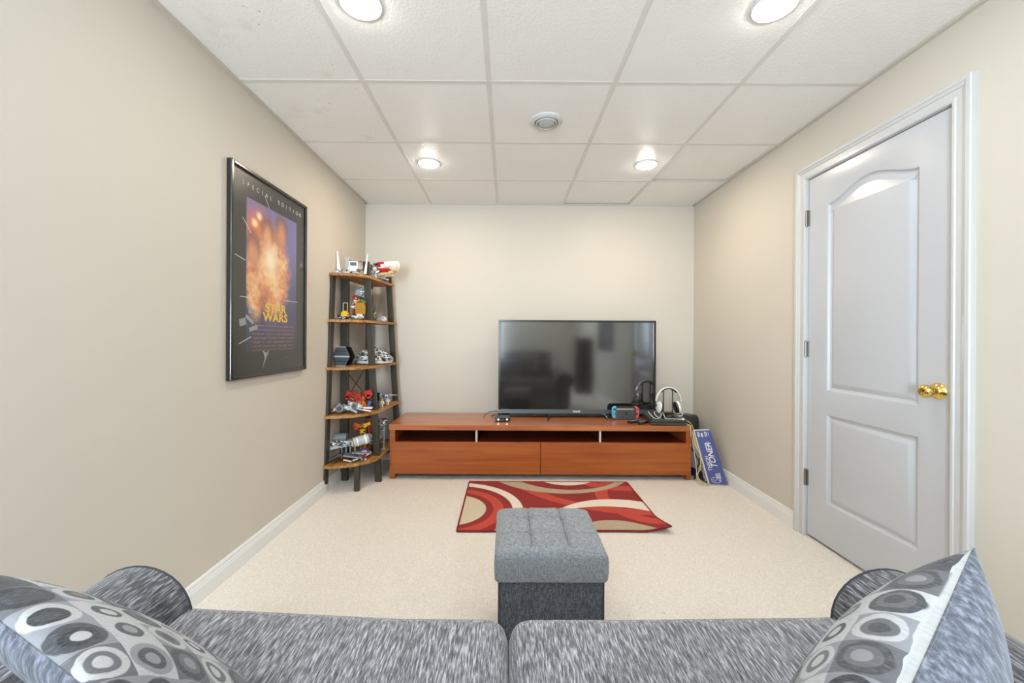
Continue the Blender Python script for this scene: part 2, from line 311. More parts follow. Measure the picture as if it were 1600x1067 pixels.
# ------------------------------------------------------------------ geometry helpers
class MB:
    def __init__(s): s.bm = bmesh.new()
    def raw(s, vs, fs):
        b = [s.bm.verts.new(v) for v in vs]
        for f in fs:
            try: s.bm.faces.new([b[i] for i in f])
            except ValueError: pass
        return b
    def box(s, c, d, r=None):
        c = V(c); E_ = Euler(r).to_matrix() if r else None; vs = []
        for i in (-1, 1):
            for j in (-1, 1):
                for k in (-1, 1):
                    p = V((i * d[0] / 2, j * d[1] / 2, k * d[2] / 2)); vs.append(c + (E_ @ p if E_ else p))
        s.raw(vs, [(0, 1, 3, 2), (4, 6, 7, 5), (0, 4, 5, 1), (2, 3, 7, 6), (0, 2, 6, 4), (1, 5, 7, 3)]); return s
    def bb(s, a, b): return s.box([(x + y) / 2 for x, y in zip(a, b)], [abs(y - x) for x, y in zip(a, b)])
    def hexa(s, vs): s.raw(vs, [(3, 2, 1, 0), (4, 5, 6, 7), (0, 1, 5, 4), (1, 2, 6, 5), (2, 3, 7, 6), (3, 0, 4, 7)]); return s   # 4 bottom ccw, 4 top ccw
    def lathe(s, prof, c=(0, 0, 0), axis='Z', seg=32, r=None):
        Q = {'Z': Matrix.Identity(3), 'X': Matrix.Rotation(PI / 2, 3, 'Y'), 'Y': Matrix.Rotation(-PI / 2, 3, 'X'), '-X': Matrix.Rotation(-PI / 2, 3, 'Y'), '-Y': Matrix.Rotation(PI / 2, 3, 'X'), '-Z': Matrix.Rotation(PI, 3, 'X')}[axis]
        if r: Q = Euler(r).to_matrix() @ Q
        c = V(c); rings = []
        for (rr, z) in prof:
            if rr < 1e-6: rings.append([s.bm.verts.new(c + Q @ V((0, 0, z)))])
            else: rings.append([s.bm.verts.new(c + Q @ V((rr * math.cos(2 * PI * k / seg), rr * math.sin(2 * PI * k / seg), z))) for k in range(seg)])
        for a, b in zip(rings, rings[1:]):
            for k in range(seg):
                k2 = (k + 1) % seg; q = [a[k % len(a)], a[k2 % len(a)], b[k2 % len(b)], b[k % len(b)]]
                q = list(dict.fromkeys(q))
                if len(q) > 2: s.bm.faces.new(q)
        return s
    def cyl(s, c, r, h, axis='Z', seg=16, r2=None, rot=None):
        r2 = r if r2 is None else r2
        return s.lathe([(0, -h / 2), (r, -h / 2), (r2, h / 2), (0, h / 2)], c, axis, seg, rot)
    def tube(s, pts, r, seg=8, closed=False):
        pts = [V(p) for p in pts]; n = len(pts); rings = []; up = V((0.13, 0.31, 0.94))
        for i, p in enumerate(pts):
            d = (pts[(i + 1) % n] - pts[i - 1]) if closed else (pts[min(i + 1, n - 1)] - pts[max(i - 1, 0)])
            d.normalize(); a = up - d * up.dot(d); a.normalize(); b = d.cross(a); up = a
            rings.append([s.bm.verts.new(p + (a * math.cos(2 * PI * k / seg) + b * math.sin(2 * PI * k / seg)) * r) for k in range(seg)])
        for i in range(n if closed else n - 1):
            A_, B_ = rings[i], rings[(i + 1) % n]
            for k in range(seg): s.bm.faces.new((A_[k], A_[(k + 1) % seg], B_[(k + 1) % seg], B_[k]))
        if not closed:
            s.bm.faces.new(rings[0][::-1]); s.bm.faces.new(rings[-1])
        return s
    def prism(s, poly, f, d):   # poly: 2-D points, f(p, t) -> 3-D, t = 0..d
        n = len(poly); a = [s.bm.verts.new(f(p, 0)) for p in poly]; b = [s.bm.verts.new(f(p, d)) for p in poly]
        tri = tessellate_polygon([[V((p[0], p[1], 0)) for p in poly]])
        for t in tri: s.bm.faces.new([a[i] for i in t]); s.bm.faces.new([b[i] for i in t][::-1])
        for i in range(n): s.bm.faces.new((a[i], a[(i + 1) % n], b[(i + 1) % n], b[i]))
        return s
    def grid(s, nu, nv, f):
        vs = [[s.bm.verts.new(f(i / nu, j / nv)) for j in range(nv + 1)] for i in range(nu + 1)]
        for i in range(nu):
            for j in range(nv): s.bm.faces.new((vs[i][j], vs[i + 1][j], vs[i + 1][j + 1], vs[i][j + 1]))
        return vs
    def rbox(s, c, d, r, n=10, crown=(0, 0, 0)):   # rounded, slightly crowned block
        c = V(c); h = V(d) / 2; rr = V(r) if hasattr(r, '__len__') else V((r, r, r))
        b2 = bmesh.new(); bmesh.ops.create_cube(b2, size=2); bmesh.ops.subdivide_edges(b2, edges=b2.edges[:], cuts=n, use_grid_fill=True)
        mp = {}
        for v in b2.verts:
            p = V(); q = V()
            for k in range(3):
                t = v.co[k]; t = math.copysign(abs(t) ** 0.62, t)
                pk = t * h[k]; ik = max(-h[k] + rr[k], min(h[k] - rr[k], pk)); p[k] = ik; q[k] = (pk - ik) / max(rr[k], 1e-6)
            L = q.length
            m = max(abs(q[0]), abs(q[1]), abs(q[2]))
            if L > 1e-6: q = q * (m / L)
            u = v.co
            p2 = V([p[k] + q[k] * rr[k] for k in range(3)])
            for k in range(3):
                o = [x for x in range(3) if x != k]
                p2[k] += math.copysign(1, u[k]) * crown[k] * abs(u[k]) * (1 - u[o[0]] ** 2) * (1 - u[o[1]] ** 2)
            mp[v] = s.bm.verts.new(c + p2)
        for f in b2.faces: s.bm.faces.new([mp[v] for v in f.verts])
        b2.free(); return s
    def build(s, name, mat, parent=None, smooth=None, bev=0, local=False, kind=None):
        bmesh.ops.recalc_face_normals(s.bm, faces=s.bm.faces[:])
        me = bpy.data.meshes.new(name)
        if parent is not None and not local:
            q = V((0, 0, 0)); p = parent
            while p: q += p.location; p = p.parent
            for v in s.bm.verts: v.co -= q
        s.bm.to_mesh(me); s.bm.free()
        me.materials.append(mat)
        o = bpy.data.objects.new(name, me); COL.objects.link(o)
        if parent is not None: o.parent = parent
        if smooth:
            me.polygons.foreach_set('use_smooth', [True] * len(me.polygons)); me.set_sharp_from_angle(angle=math.radians(smooth if smooth > 1 else 40))
        if bev:
            m = o.modifiers.new('edge', 'BEVEL'); m.width = bev; m.segments = 2; m.limit_method = 'ANGLE'; m.angle_limit = 0.6
        if kind: o['kind'] = kind
        return o

def origin(o, p):     # move a mesh's origin to p, keeping its shape in place
    p = V(p)
    for v in o.data.vertices: v.co -= p - o.location
    o.location = p
    return o
def tag(o, label=None, cat=None, group=None, kind=None):
    if label: o['label'] = label
    if cat: o['category'] = cat
    if group: o['group'] = group
    if kind: o['kind'] = kind
    return o
def thing(name, label, cat, loc=(0, 0, 0), rz=0, group=None):
    o = bpy.data.objects.new(name, None); COL.objects.link(o); o.location = loc; o.rotation_euler = (0, 0, rz); o.empty_display_size = 0.1
    return tag(o, label, cat, group)
def struct(o): o['kind'] = 'structure'; return o
def wrap(name, parent_kind=True):
    o = bpy.data.objects.new(name, None); COL.objects.link(o); o['kind'] = 'structure'; return o
def copy_tree(o, parent=None):
    c = o.copy(); COL.objects.link(c)
    if parent: c.parent = parent
    for ch in list(o.children): copy_tree(ch, c)
    return c
def text(name, body, size, mat, parent, mtx, align='CENTER', spacing=1.0, extrude=0.0004, sx=1.0, bold=0.0, shear=0.0):
    cu = bpy.data.curves.new(name, 'FONT'); cu.body = body; cu.size = size; cu.align_x = align; cu.align_y = 'CENTER'
    cu.space_character = spacing; cu.extrude = extrude; cu.offset = bold; cu.shear = shear; cu.resolution_u = 4; cu.space_line = 0.78
    t = bpy.data.objects.new(name, cu); COL.objects.link(t)
    dg = bpy.context.evaluated_depsgraph_get(); me = bpy.data.meshes.new_from_object(t.evaluated_get(dg))
    bpy.data.objects.remove(t); me.materials.clear(); me.materials.append(mat); me.name = name
    q = V((0, 0, 0)); p = parent
    while p: q += p.location; p = p.parent
    me.transform(Matrix.Translation(-q) @ mtx @ Matrix.Diagonal((sx, 1, 1, 1)))
    o = bpy.data.objects.new(name, me); COL.objects.link(o); o.parent = parent
    return o
def frame(o, x, y, z=None):
    x = V(x).normalized(); y = V(y).normalized(); z = x.cross(y)
    m = Matrix.Identity(4)
    for i in range(3): m[i][0], m[i][1], m[i][2], m[i][3] = x[i], y[i], z[i], o[i]
    return m

M['screen'].node_tree.nodes['Principled BSDF'].inputs['IOR'].default_value = 1.8
# ================================================================== THE ROOM
TH = 0.12
fl = struct(MB().bb((XL - TH, YF - TH, -0.06), (XR + TH + 0.2, YB + TH, 0)).build('floor', M['carpet']))
struct(MB().bb((XL - TH, YF - TH, 0), (XL, YB + TH, ZC + 0.3)).build('wall_left', M['wall']))
struct(MB().bb((XL, YB, 0), (XR, YB + TH, ZC + 0.3)).build('wall_back', M['wall']))
# door opening
DY0, DY1, DZ = 1.566, 2.346, 2.062
wr = MB(); wr.bb((XR, YF - TH, 0), (XR + TH, DY0, ZC + 0.3)); wr.bb((XR, DY1, 0), (XR + TH, YB + TH, ZC + 0.3)); wr.bb((XR, DY0, DZ), (XR + TH, DY1, ZC + 0.3))
wr = struct(wr.build('wall_right', M['wall']))
MB().bb((XR + TH, DY0 - 0.1, 0), (XR + TH + 0.02, DY1 + 0.1, ZC)).build('dark_backing', M['dark'], wr)  # added unseen sheet: blocks light and keeps the gap under the door dark
# wall behind the camera, with an unseen window added for the fill light
WX0, WX1, WZ0, WZ1 = -1.25, -0.27, 0.42, 2.10
wf = MB(); y0, y1 = YF - TH, YF
wf.bb((XL, y0, 0), (WX0, y1, ZC + 0.3)); wf.bb((WX1, y0, 0), (XR, y1, ZC + 0.3)); wf.bb((WX0, y0, 0), (WX1, y1, WZ0)); wf.bb((WX0, y0, WZ1), (WX1, y1, ZC + 0.3))
struct(wf.build('wall_front', M['wall']))
win = wrap('added_window_1'); win.location = (0, YF, 0)
for a, b in (((WX0, 0.06, 0), 0), ((WX1 - 0.05, 0.06, 0), 0)): MB().bb((a[0], YF - 0.1, WZ0), (a[0] + 0.05, YF - 0.03, WZ1)).build('window_stile', M['white'], win)
for z in (WZ0, WZ1 - 0.05): MB().bb((WX0 + 0.05, YF - 0.1, z), (WX1 - 0.05, YF - 0.03, z + 0.05)).build('window_rail', M['white'], win)
MB().bb((WX0 + 0.05, YF - 0.075, WZ0 + 0.05), (WX1 - 0.05, YF - 0.07, WZ1 - 0.05)).build('pane', M['glass'], win)

# ceiling: a deck above, a metal grid and lay-in tiles
ce = struct(MB().bb((XL - TH, YF - TH, ZC + 0.25), (XR + TH, YB + TH, ZC + 0.3)).build('ceiling', M['cover']))
rows = [YB, YB - 0.5816]
while rows[-1] > YF: rows.append(rows[-1] - 0.61)
rows[-1] = YF
cols = [XL + 0.61 * k for k in range(6)]
tme = {}
for c in range(5):
    for r in range(len(rows) - 1):
        yy0, yy1 = rows[r + 1], rows[r]; L = round(yy1 - yy0, 3)
        stained = c == 0 and r in (2, 3)
        key = (L, stained)
        if key not in tme:
            b = MB(); h = L / 2 - 0.004
            b.hexa([(-0.301, -h, 0.004), (0.301, -h, 0.004), (0.301, h, 0.004), (-0.301, h, 0.004), (-0.301, -h, 0.016), (0.301, -h, 0.016), (0.301, h, 0.016), (-0.301, h, 0.016)])
            o = b.build('ceiling_tile', M['tile_s' if stained else 'tile'], ce, local=True); tme[key] = o.data
        else:
            o = bpy.data.objects.new('ceiling_tile', tme[key]); COL.objects.link(o); o.parent = ce
        o.location = ((cols[c] + cols[c + 1]) / 2, (yy0 + yy1) / 2, ZC + random.uniform(0, 0.001))
        if (c, r) in ((3, 0), (4, 1)): o.rotation_euler = (0.010, 0, 0); o.location.z += 0.004     # two tiles that do not sit down on the grid
for x in cols[1:-1]: MB().bb((x - 0.012, YF, ZC + 0.0028), (x + 0.012, YB, ZC + 0.0042)).build('main_tee', M['tee'], ce)
for y in rows[1:-1]:
    for c in range(5): MB().bb((cols[c] + (0.012 if c else 0.02), y - 0.012, ZC + 0.003), (cols[c + 1] - (0.012 if c < 4 else 0.02), y + 0.012, ZC + 0.0042)).build('cross_tee', M['tee'], ce)
for x, s in ((XL, 1), (XR, -1)):
    b = MB(); b.bb((x, YF, ZC - 0.001), (x + s * 0.022, YB, ZC + 0.003)); b.bb((x, YF, ZC + 0.003), (x + s * 0.002, YB, ZC + 0.02)); b.build('wall_angle', M['angle'], ce)
b = MB(); b.bb((XL, YB - 0.02, ZC - 0.001), (XR, YB, ZC + 0.003)).build('wall_angle', M['tee'], ce)

# downlights and the air valve
L0 = ['round recessed downlight nearest the camera, left of centre', 'round recessed downlight near the camera above the white door', 'round recessed downlight near the far wall, on the left above the shelf', 'round recessed downlight near the far wall, on the right above the television']
d0 = None
for i, (x, y) in enumerate(LAMPS):
    if d0 is None:
        d0 = o = thing('downlight', L0[0], 'ceiling light', (0, 0, 0), 0, 'recessed ceiling downlights')
        MB().lathe([(0.080, 0.006), (0.080, 0.0), (0.078, -0.003), (0.074, -0.004), (0.070, -0.002), (0.064, 0.002), (0.062, 0.006)], seg=48).build('trim_ring', M['ring'], o, 40)
        MB().lathe([(0.062, 0.002), (0.060, -0.007), (0.055, -0.012), (0.045, -0.016), (0.025, -0.0185), (0, -0.019)], seg=40).build('lens', M['lens'], o, 60)
    else:
        o = copy_tree(d0); o['label'] = L0[i]
    o.location = (x, y, ZC + 0.002)
o = thing('air_valve', 'round white air valve in the middle ceiling tile', 'ceiling vent', (0.221, 2.31, ZC + 0.002))
MB().lathe([(0.092, 0.004), (0.092, -0.004), (0.082, -0.012), (0.070, -0.014), (0.066, -0.008), (0.062, 0.004)], seg=48).build('outer_ring', M['ring'], o, 40, local=True)
MB().lathe([(0.062, 0.003), (0.060, -0.016), (0.054, -0.020), (0.051, -0.012), (0.050, 0.003)], seg=48).build('inner_ring', M['grey_en'], o, 40, local=True)
MB().lathe([(0.0475, 0.0), (0.0475, -0.014), (0.044, -0.018), (0.02, -0.021), (0, -0.021)], seg=40).build('disc', M['grey_en'], o, 50, local=True)

# baseboards
def board(name, p0, p1, nrm):
    prof = [(0, 0), (0.015, 0), (0.015, 0.062), (0.0125, 0.066), (0.0125, 0.072), (0.010, 0.076), (0.0085, 0.084), (0.0095, 0.09), (0.006, 0.098), (0, 0.099)]
    p0, p1, n = V(p0), V(p1), V(nrm)
    b = MB(); b.prism(prof, lambda p, t: p0 + (p1 - p0) * t + n * p[0] + V((0, 0, p[1])), 1.0)
    return struct(b.build(name, M['base'], None, 25))
board('baseboard_left', (XL, YF, 0), (XL, YB, 0), (1, 0, 0))
board('baseboard_back', (XL, YB, 0), (XR, YB, 0), (0, -1, 0))
board('baseboard_right', (XR, YB, 0), (XR, 2.414, 0), (-1, 0, 0))
o = board('baseboard_right', (XR, 1.51, 0), (XR, YF, 0), (-1, 0, 0))

# ------------------------------------------------------------------ door and its casing
tr = wrap('trim_1'); tr.location = (XR, 1.95, 0)
prof = [(-0.006, 0.0), (-0.006, 0.012), (0.0, 0.016), (0.008, 0.0165), (0.012, 0.0125), (0.034, 0.013), (0.038, 0.017), (0.048, 0.020), (0.052, 0.024), (0.066, 0.024), (0.070, 0.020), (0.070, 0.0)]
def casing(corners):
    b = MB(); n = len(prof); rings = [[b.bm.verts.new(f(*p)) for p in prof] for f in corners]
    for A_, B_ in zip(rings, rings[1:]):
        for k in range(n): b.bm.faces.new((A_[k], A_[(k + 1) % n], B_[(k + 1) % n], B_[k]))
    b.bm.faces.new(rings[0]); b.bm.faces.new(rings[-1][::-1]); return b
casing([lambda a, t: V((XR - t, DY1 + a, 0)), lambda a, t: V((XR - t, DY1 + a, DZ + a))]).build('casing_leg', M['white'], tr, 25)
casing([lambda a, t: V((XR - t, DY1 + a, DZ + a)), lambda a, t: V((XR - t, DY0 - a, DZ + a))]).build('casing_head', M['white'], tr, 25)
casing([lambda a, t: V((XR - t, DY0 - a, DZ + a)), lambda a, t: V((XR - t, DY0 - a, 0))]).build('casing_leg', M['white'], tr, 25)
b = MB(); b.bb((XR + 0.0, DY1 - 0.008, 0), (XR + 0.11, DY1 + 0.001, DZ)); b.bb((XR, DY0 - 0.001, 0), (XR + 0.11, DY0 + 0.008, DZ)); b.bb((XR, DY0, DZ - 0.008), (XR + 0.11, DY1, DZ + 0.001)); b.bb((XR + 0.042, DY0 + 0.005, DZ - 0.02), (XR + 0.06, DY1 - 0.005, DZ - 0.005))
b.build('jamb', M['white'], tr)

dr = wrap('door_1'); dr.location = (XR + 0.004, 1.956, 0.0)
sy0, sy1, sz0, sz1 = DY0 + 0.011, DY1 - 0.011, 0.016, DZ - 0.012
XD = XR + 0.004
def arch_top(n=28):
    a0, a1 = 1.707, 2.203
    return [(a1 + (a0 - a1) * k / n, 1.872 + 0.070 * (0.5 - 0.5 * math.cos(2 * PI * k / n)) ** 0.85) for k in range(n + 1)]
pan1 = [(1.707, 0.853), (2.203, 0.853)] + arch_top()
pan2 = [(1.707, 0.237), (2.203, 0.237), (2.203, 0.728), (1.707, 0.728)]
def offset(poly, d):
    n = len(poly); out = []
    for i in range(n):
        p0, p1, p2 = V(poly[i - 1]), V(poly[i]), V(poly[(i + 1) % n])
        e1 = (p1 - p0).normalized(); e2 = (p2 - p1).normalized(); n1 = V((-e1.y, e1.x)); n2 = V((-e2.y, e2.x)); m = (n1 + n2); m.normalize()
        out.append(tuple(p1 + m * (d / max(0.3, m.dot(n1)))))
    return out
b = MB()
outer = [(sy0, sz0), (sy1, sz0), (sy1, sz1), (sy0, sz1)]
loops = [outer, pan1, pan2]; flat = [p for l in loops for p in l]
tri = tessellate_polygon([[V((p[0], p[1], 0)) for p in l] for l in loops])
vs = [b.bm.verts.new((XD, p[0], p[1])) for p in flat]
for t in tri: b.bm.faces.new([vs[i] for i in t])
st = 4
for pan in (pan1, pan2):
    prev = vs[st:st + len(pan)]; st += len(pan)
    for d, z in ((0.005, 0.002), (0.012, 0.011), (0.020, 0.014), (0.028, 0.011), (0.045, 0.0025), (0.048, 0.002)):
        cur = [b.bm.verts.new((XD + z, p[0], p[1])) for p in offset(pan, d)]
        for k in range(len(pan)): b.bm.faces.new((prev[k], prev[(k + 1) % len(pan)], cur[(k + 1) % len(pan)], cur[k]))
        prev = cur
    ip = offset(pan, 0.048)
    for t in tessellate_polygon([[V((p[0], p[1], 0)) for p in ip]]): b.bm.faces.new([prev[i] for i in t])
bk = [b.bm.verts.new((XD + 0.035, p[0], p[1])) for p in outer]
for k in range(4): b.bm.faces.new((vs[k], vs[(k + 1) % 4], bk[(k + 1) % 4], bk[k]))
b.bm.faces.new(bk)
t = NT('door_paint'); co_ = t.mapv(t.coord(), (60, 160, 6)); n1 = t.noise(co_, 1.5, 3); t.set(t.mix(t.noise(t.coord(), 2, 1), lin((190, 192, 196)), lin((195, 197, 201))), 0.27, 0, 0.5); t.bump(n1, 0.10, 0.0012)
b.build('slab', t.m, dr, 22)
kp = (XD, 1.628, 0.929)
kn = MB().lathe([(0.0, -0.001), (0.033, -0.001), (0.034, 0.003), (0.031, 0.007), (0.024, 0.012), (0.018, 0.016), (0.016, 0.022), (0.0165, 0.028), (0.019, 0.033), (0.0245, 0.041), (0.0265, 0.050), (0.0255, 0.058), (0.021, 0.065), (0.014, 0.0695), (0.011, 0.070), (0.009, 0.069), (0, 0.0685)], kp, '-X', 40)
kn.build('knob', M['brass'], dr, 40)
MB().bb((XD - 0.002, sy0 - 0.006, 0.90), (XD + 0.03, sy0 + 0.0015, 0.958)).build('latch_plate', M['brass'], dr)
for z in (1.832, 1.079, 0.34):
    h = MB(); h.cyl((XR - 0.008, sy1 + 0.004, z), 0.0065, 0.088, seg=12)
    for k in (-1, 1): h.lathe([(0.004, 0), (0.005, 0.004), (0, 0.006)] if k > 0 else [(0.004, 0), (0.005, -0.004), (0, -0.006)], (XR - 0.008, sy1 + 0.004, z + k * 0.044), seg=10)
    h.bb((XR - 0.004, sy1 - 0.008, z - 0.044), (XR + 0.006, sy1 + 0.012, z + 0.044)); h.build('hinge', M['nickel'], dr, 40)

# ================================================================== TV CONSOLE
tv_st = thing('media_console', 'long low cherry wood media console against the far wall', 'tv stand', (0.28, 3.49, 0))
SX0, SX1, SY0, SY1, SZ = -0.932, 1.488, 3.235, 3.742, 0.437
MB().bb((SX0, SY0, 0.392), (SX1, SY1, SZ)).build('top', M['cherry'], tv_st, bev=0.002)
for x in (SX0 + 0.002, SX1 - 0.044):
    MB().bb((x, SY0 + 0.012, 0.045), (x + 0.042, SY1, 0.392)).build('side_panel', M['cherry_d'], tv_st, bev=0.001)
    for y in (SY0 + 0.012, SY1 - 0.05): MB().bb((x, y, 0), (x + 0.042, y + 0.045, 0.045)).build('leg', M['cherry_d'], tv_st)
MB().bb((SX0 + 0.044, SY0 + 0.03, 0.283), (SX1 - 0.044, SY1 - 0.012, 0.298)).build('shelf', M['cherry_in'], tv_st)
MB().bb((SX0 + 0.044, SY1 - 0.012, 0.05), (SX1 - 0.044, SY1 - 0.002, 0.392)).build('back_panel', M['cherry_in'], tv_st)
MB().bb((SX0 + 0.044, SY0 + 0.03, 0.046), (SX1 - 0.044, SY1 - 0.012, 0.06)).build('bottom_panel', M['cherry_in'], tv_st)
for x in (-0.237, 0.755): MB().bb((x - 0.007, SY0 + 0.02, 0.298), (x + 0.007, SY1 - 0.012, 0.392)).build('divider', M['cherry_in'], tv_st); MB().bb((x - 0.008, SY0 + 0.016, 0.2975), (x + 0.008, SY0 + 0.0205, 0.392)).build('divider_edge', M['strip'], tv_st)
for xa, xb in ((SX0 + 0.020, 0.2745), (0.2785, SX1 - 0.012)):
    MB().bb((xa, SY0 - 0.006, 0.045), (xb, SY0 + 0.0115, 0.299)).build('drawer', M['cherry_d'], tv_st, bev=0.0015)

# ------------------------------------------------------------------ television
tv = thing('television', 'large flat black television standing on the cherry console', 'television', (0.62, 3.58, SZ))
TX0, TX1, TZ0, TZ1, TY = -0.069, 1.311, 0.448, 1.289, 3.55
MB().bb((TX0 + 0.004, TY + 0.012, TZ0 + 0.004), (TX1 - 0.004, TY + 0.045, TZ1 - 0.004)).build('body', M['blackp'], tv, bev=0.004)
MB().bb((TX0 + 0.25, TY + 0.045, TZ0 + 0.08), (TX1 - 0.25, TY + 0.085, TZ0 + 0.50)).build('rear_housing', M['blackp'], tv, bev=0.01)
MB().bb((TX0 + 0.018, TY + 0.006, TZ0 + 0.055), (TX1 - 0.018, TY + 0.012, TZ1 - 0.016)).build('screen', M['screen'], tv)
MB().bb((TX0, TY, TZ1 - 0.018), (TX1, TY + 0.013, TZ1)).build('bezel', M['frame'], tv, bev=0.002)
for xa in (TX0, TX1 - 0.021): MB().bb((xa, TY, TZ0 + 0.055), (xa + 0.021, TY + 0.013, TZ1 - 0.018)).build('bezel', M['frame'], tv, bev=0.002)
MB().hexa([(TX0, TY - 0.006, TZ0 + 0.026), (TX1, TY - 0.006, TZ0 + 0.026), (TX1, TY + 0.013, TZ0 + 0.026), (TX0, TY + 0.013, TZ0 + 0.026), (TX0, TY, TZ0 + 0.058), (TX1, TY, TZ0 + 0.058), (TX1, TY + 0.013, TZ0 + 0.058), (TX0, TY + 0.013, TZ0 + 0.058)]).build('lower_bar', M['bar'], tv)
MB().bb((TX0, TY - 0.006, TZ0), (TX1, TY + 0.013, TZ0 + 0.026)).build('chin', M['blackg'], tv, bev=0.003)
text('maker_lettering', 'SHARP', 0.021, M['letter'], tv, frame((0.617, TY - 0.0045, TZ0 + 0.042), (1, 0, 0), (0, 0.17, 1)), spacing=1.05, bold=0.0006)
for x in (0.365, 0.868):
    b = MB(); b.tube([(x, 3.575, 0.462), (x, 3.52, 0.462), (x, 3.44, 0.449), (x - 0.012, 3.395, 0.4455)], 0.008, 8); b.tube([(x, 3.575, 0.458), (x + 0.01, 3.64, 0.448), (x + 0.015, 3.70, 0.4445)], 0.007, 8)
    b.build('foot', M['blackg'], tv, 40)
for x in (0.24, 0.255): MB().cyl((x - 0.0, TY - 0.0065, TZ0 + 0.013), 0.002, 0.002, 'Y', 8).build('indicator', M['grey_l'], tv)

# ------------------------------------------------------------------ things on the console
o = thing('set_top_box', 'small black set-top box with two white lights by left tv corner', 'media box', (-0.03, 3.41, SZ))
b = MB(); b.rbox((-0.03, 3.41, SZ + 0.021), (0.127, 0.11, 0.034), 0.006, 6); b.build('case', M['greyp'], o, 50)
MB().bb((-0.092, 3.3525, SZ + 0.007), (0.032, 3.3562, SZ + 0.033)).build('front_panel', M['blackg'], o, bev=0.001)
for x in (-0.064, 0.008): MB().cyl((x, 3.3515, SZ + 0.021), 0.0055, 0.003, 'Y', 14).build('light', M['led'], o, 40)
for x in (-0.07, 0.01): MB().cyl((x, 3.41, SZ + 0.002), 0.01, 0.005, 'Z', 12).build('foot', M['blackp'], o, 40)

def cable(name, pts, r, mat, label, cat='cable', sub=8, group=None):
    P_ = [V(p) for p in pts]; out = []
    for i in range(len(P_) - 1):
        a, b_, c, d = P_[max(i - 1, 0)], P_[i], P_[i + 1], P_[min(i + 2, len(P_) - 1)]
        for k in range(sub):
            t = k / sub
            out.append(0.5 * ((2 * b_) + (c - a) * t + (2 * a - 5 * b_ + 4 * c - d) * t * t + (3 * b_ - a - 3 * c + d) * t ** 3))
    out.append(P_[-1])
    o = MB().tube(out, r, 6).build(name, mat, None, 60)
    origin(o, P_[0]); return tag(o, label, cat, group)
cable('cable', [(-0.055, 3.63, SZ + 0.03), (-0.10, 3.62, SZ + 0.04), (-0.155, 3.57, SZ + 0.036), (-0.19, 3.52, SZ + 0.015), (-0.185, 3.49, SZ + 0.004)], 0.0028, M['blackp'], 'thin black cable arching out behind the left tv corner')
cable('cable', [(-0.02, 3.47, SZ + 0.02), (-0.04, 3.52, SZ + 0.03), (-0.09, 3.58, SZ + 0.022), (-0.13, 3.55, SZ + 0.008), (-0.11, 3.62, SZ + 0.004)], 0.0025, M['blackp'], 'thin black lead looping behind the small set-top box')

# games console in its dock
o = thing('docked_game_console', 'charcoal dock holding a console with blue and red controllers', 'game console', (1.035, 3.475, SZ))
b = MB(); b.rbox((1.022, 3.463, SZ + 0.052), (0.173, 0.012, 0.104), (0.005, 0.003, 0.005), 6); b.build('front_cover', M['greyp'], o, 50)
b = MB(); b.rbox((1.022, 3.5, SZ + 0.052), (0.173, 0.024, 0.104), (0.006, 0.004, 0.006), 6); b.bb((0.94, 3.462, SZ), (1.104, 3.505, SZ + 0.012)); b.build('dock_back', M['blackp'], o, 50)
MB().bb((0.941, 3.4705, SZ + 0.014), (1.103, 3.4865, SZ + 0.113)).build('tablet', M['blackg'], o, bev=0.002)
MB().bb((0.943, 3.4565, SZ + 0.088), (1.087, 3.4572, SZ + 0.0945)).build('top_stripe', M['strip'], o)
for side, mt, x0 in ((-1, 'cyan', 0.942), (1, 'coral', 1.102)):
    pts = []; w_, h_, r_ = 0.035, 0.103, 0.026
    for k in range(9): a = PI / 2 * k / 8; pts.append((w_ - r_ + r_ * math.sin(a), h_ - r_ + r_ * math.cos(a)))
    for k in range(9): a = PI / 2 * k / 8; pts.append((w_ - r_ + r_ * math.cos(a), r_ - r_ * math.sin(a)))
    pts += [(0, 0), (0, h_)]
    b = MB(); b.prism(pts, lambda p, t: V((x0 + side * p[0], 3.468 + t, SZ + 0.011 + p[1])), 0.020); jc = b.build('controller', M[mt], o, 40, bev=0.002)
    jc['label'] = 'blue controller' if side < 0 else 'red controller'
    sz_, bz = (0.088, 0.050) if side < 0 else (0.050, 0.088)
    MB().lathe([(0.0085, 0), (0.0085, 0.003), (0.006, 0.005), (0.006, 0.008), (0, 0.0085)], (x0 + side * 0.016, 3.468, SZ + sz_), '-Y', 16).build('thumbstick', M['blackp'], jc, 40)
    for dx, dz in ((0.008, 0), (-0.008, 0), (0, 0.008), (0, -0.008)): MB().cyl((x0 + side * 0.016 + dx, 3.467, SZ + bz + dz), 0.0032, 0.003, 'Y', 10).build('button', M['blackp'], jc, 40)
# embossed round emblem: two rounded halves
b = MB()
for sg in (-1, 1):
    pts = []
    for k in range(13): a = PI / 2 + PI * k / 12; pts.append((-0.001 + 0.011 * math.cos(a) * 1.0, 0.013 * math.sin(a)))
    pts = [(sg * p[0] * 1.0 + sg * 0.0, p[1]) for p in pts]
    if sg > 0: b.prism([(1.022 + abs(p[0]) + 0.0012, SZ + 0.054 + p[1]) for p in pts], lambda p, t: V((p[0], 3.4566 + t, p[1])), 0.0008)
    else: b.tube([(1.022 - abs(p[0]) - 0.0012, 3.4567, SZ + 0.054 + p[1]) for p in pts], 0.0009, 6, True)
b.build('emblem', M['blackp'], o)

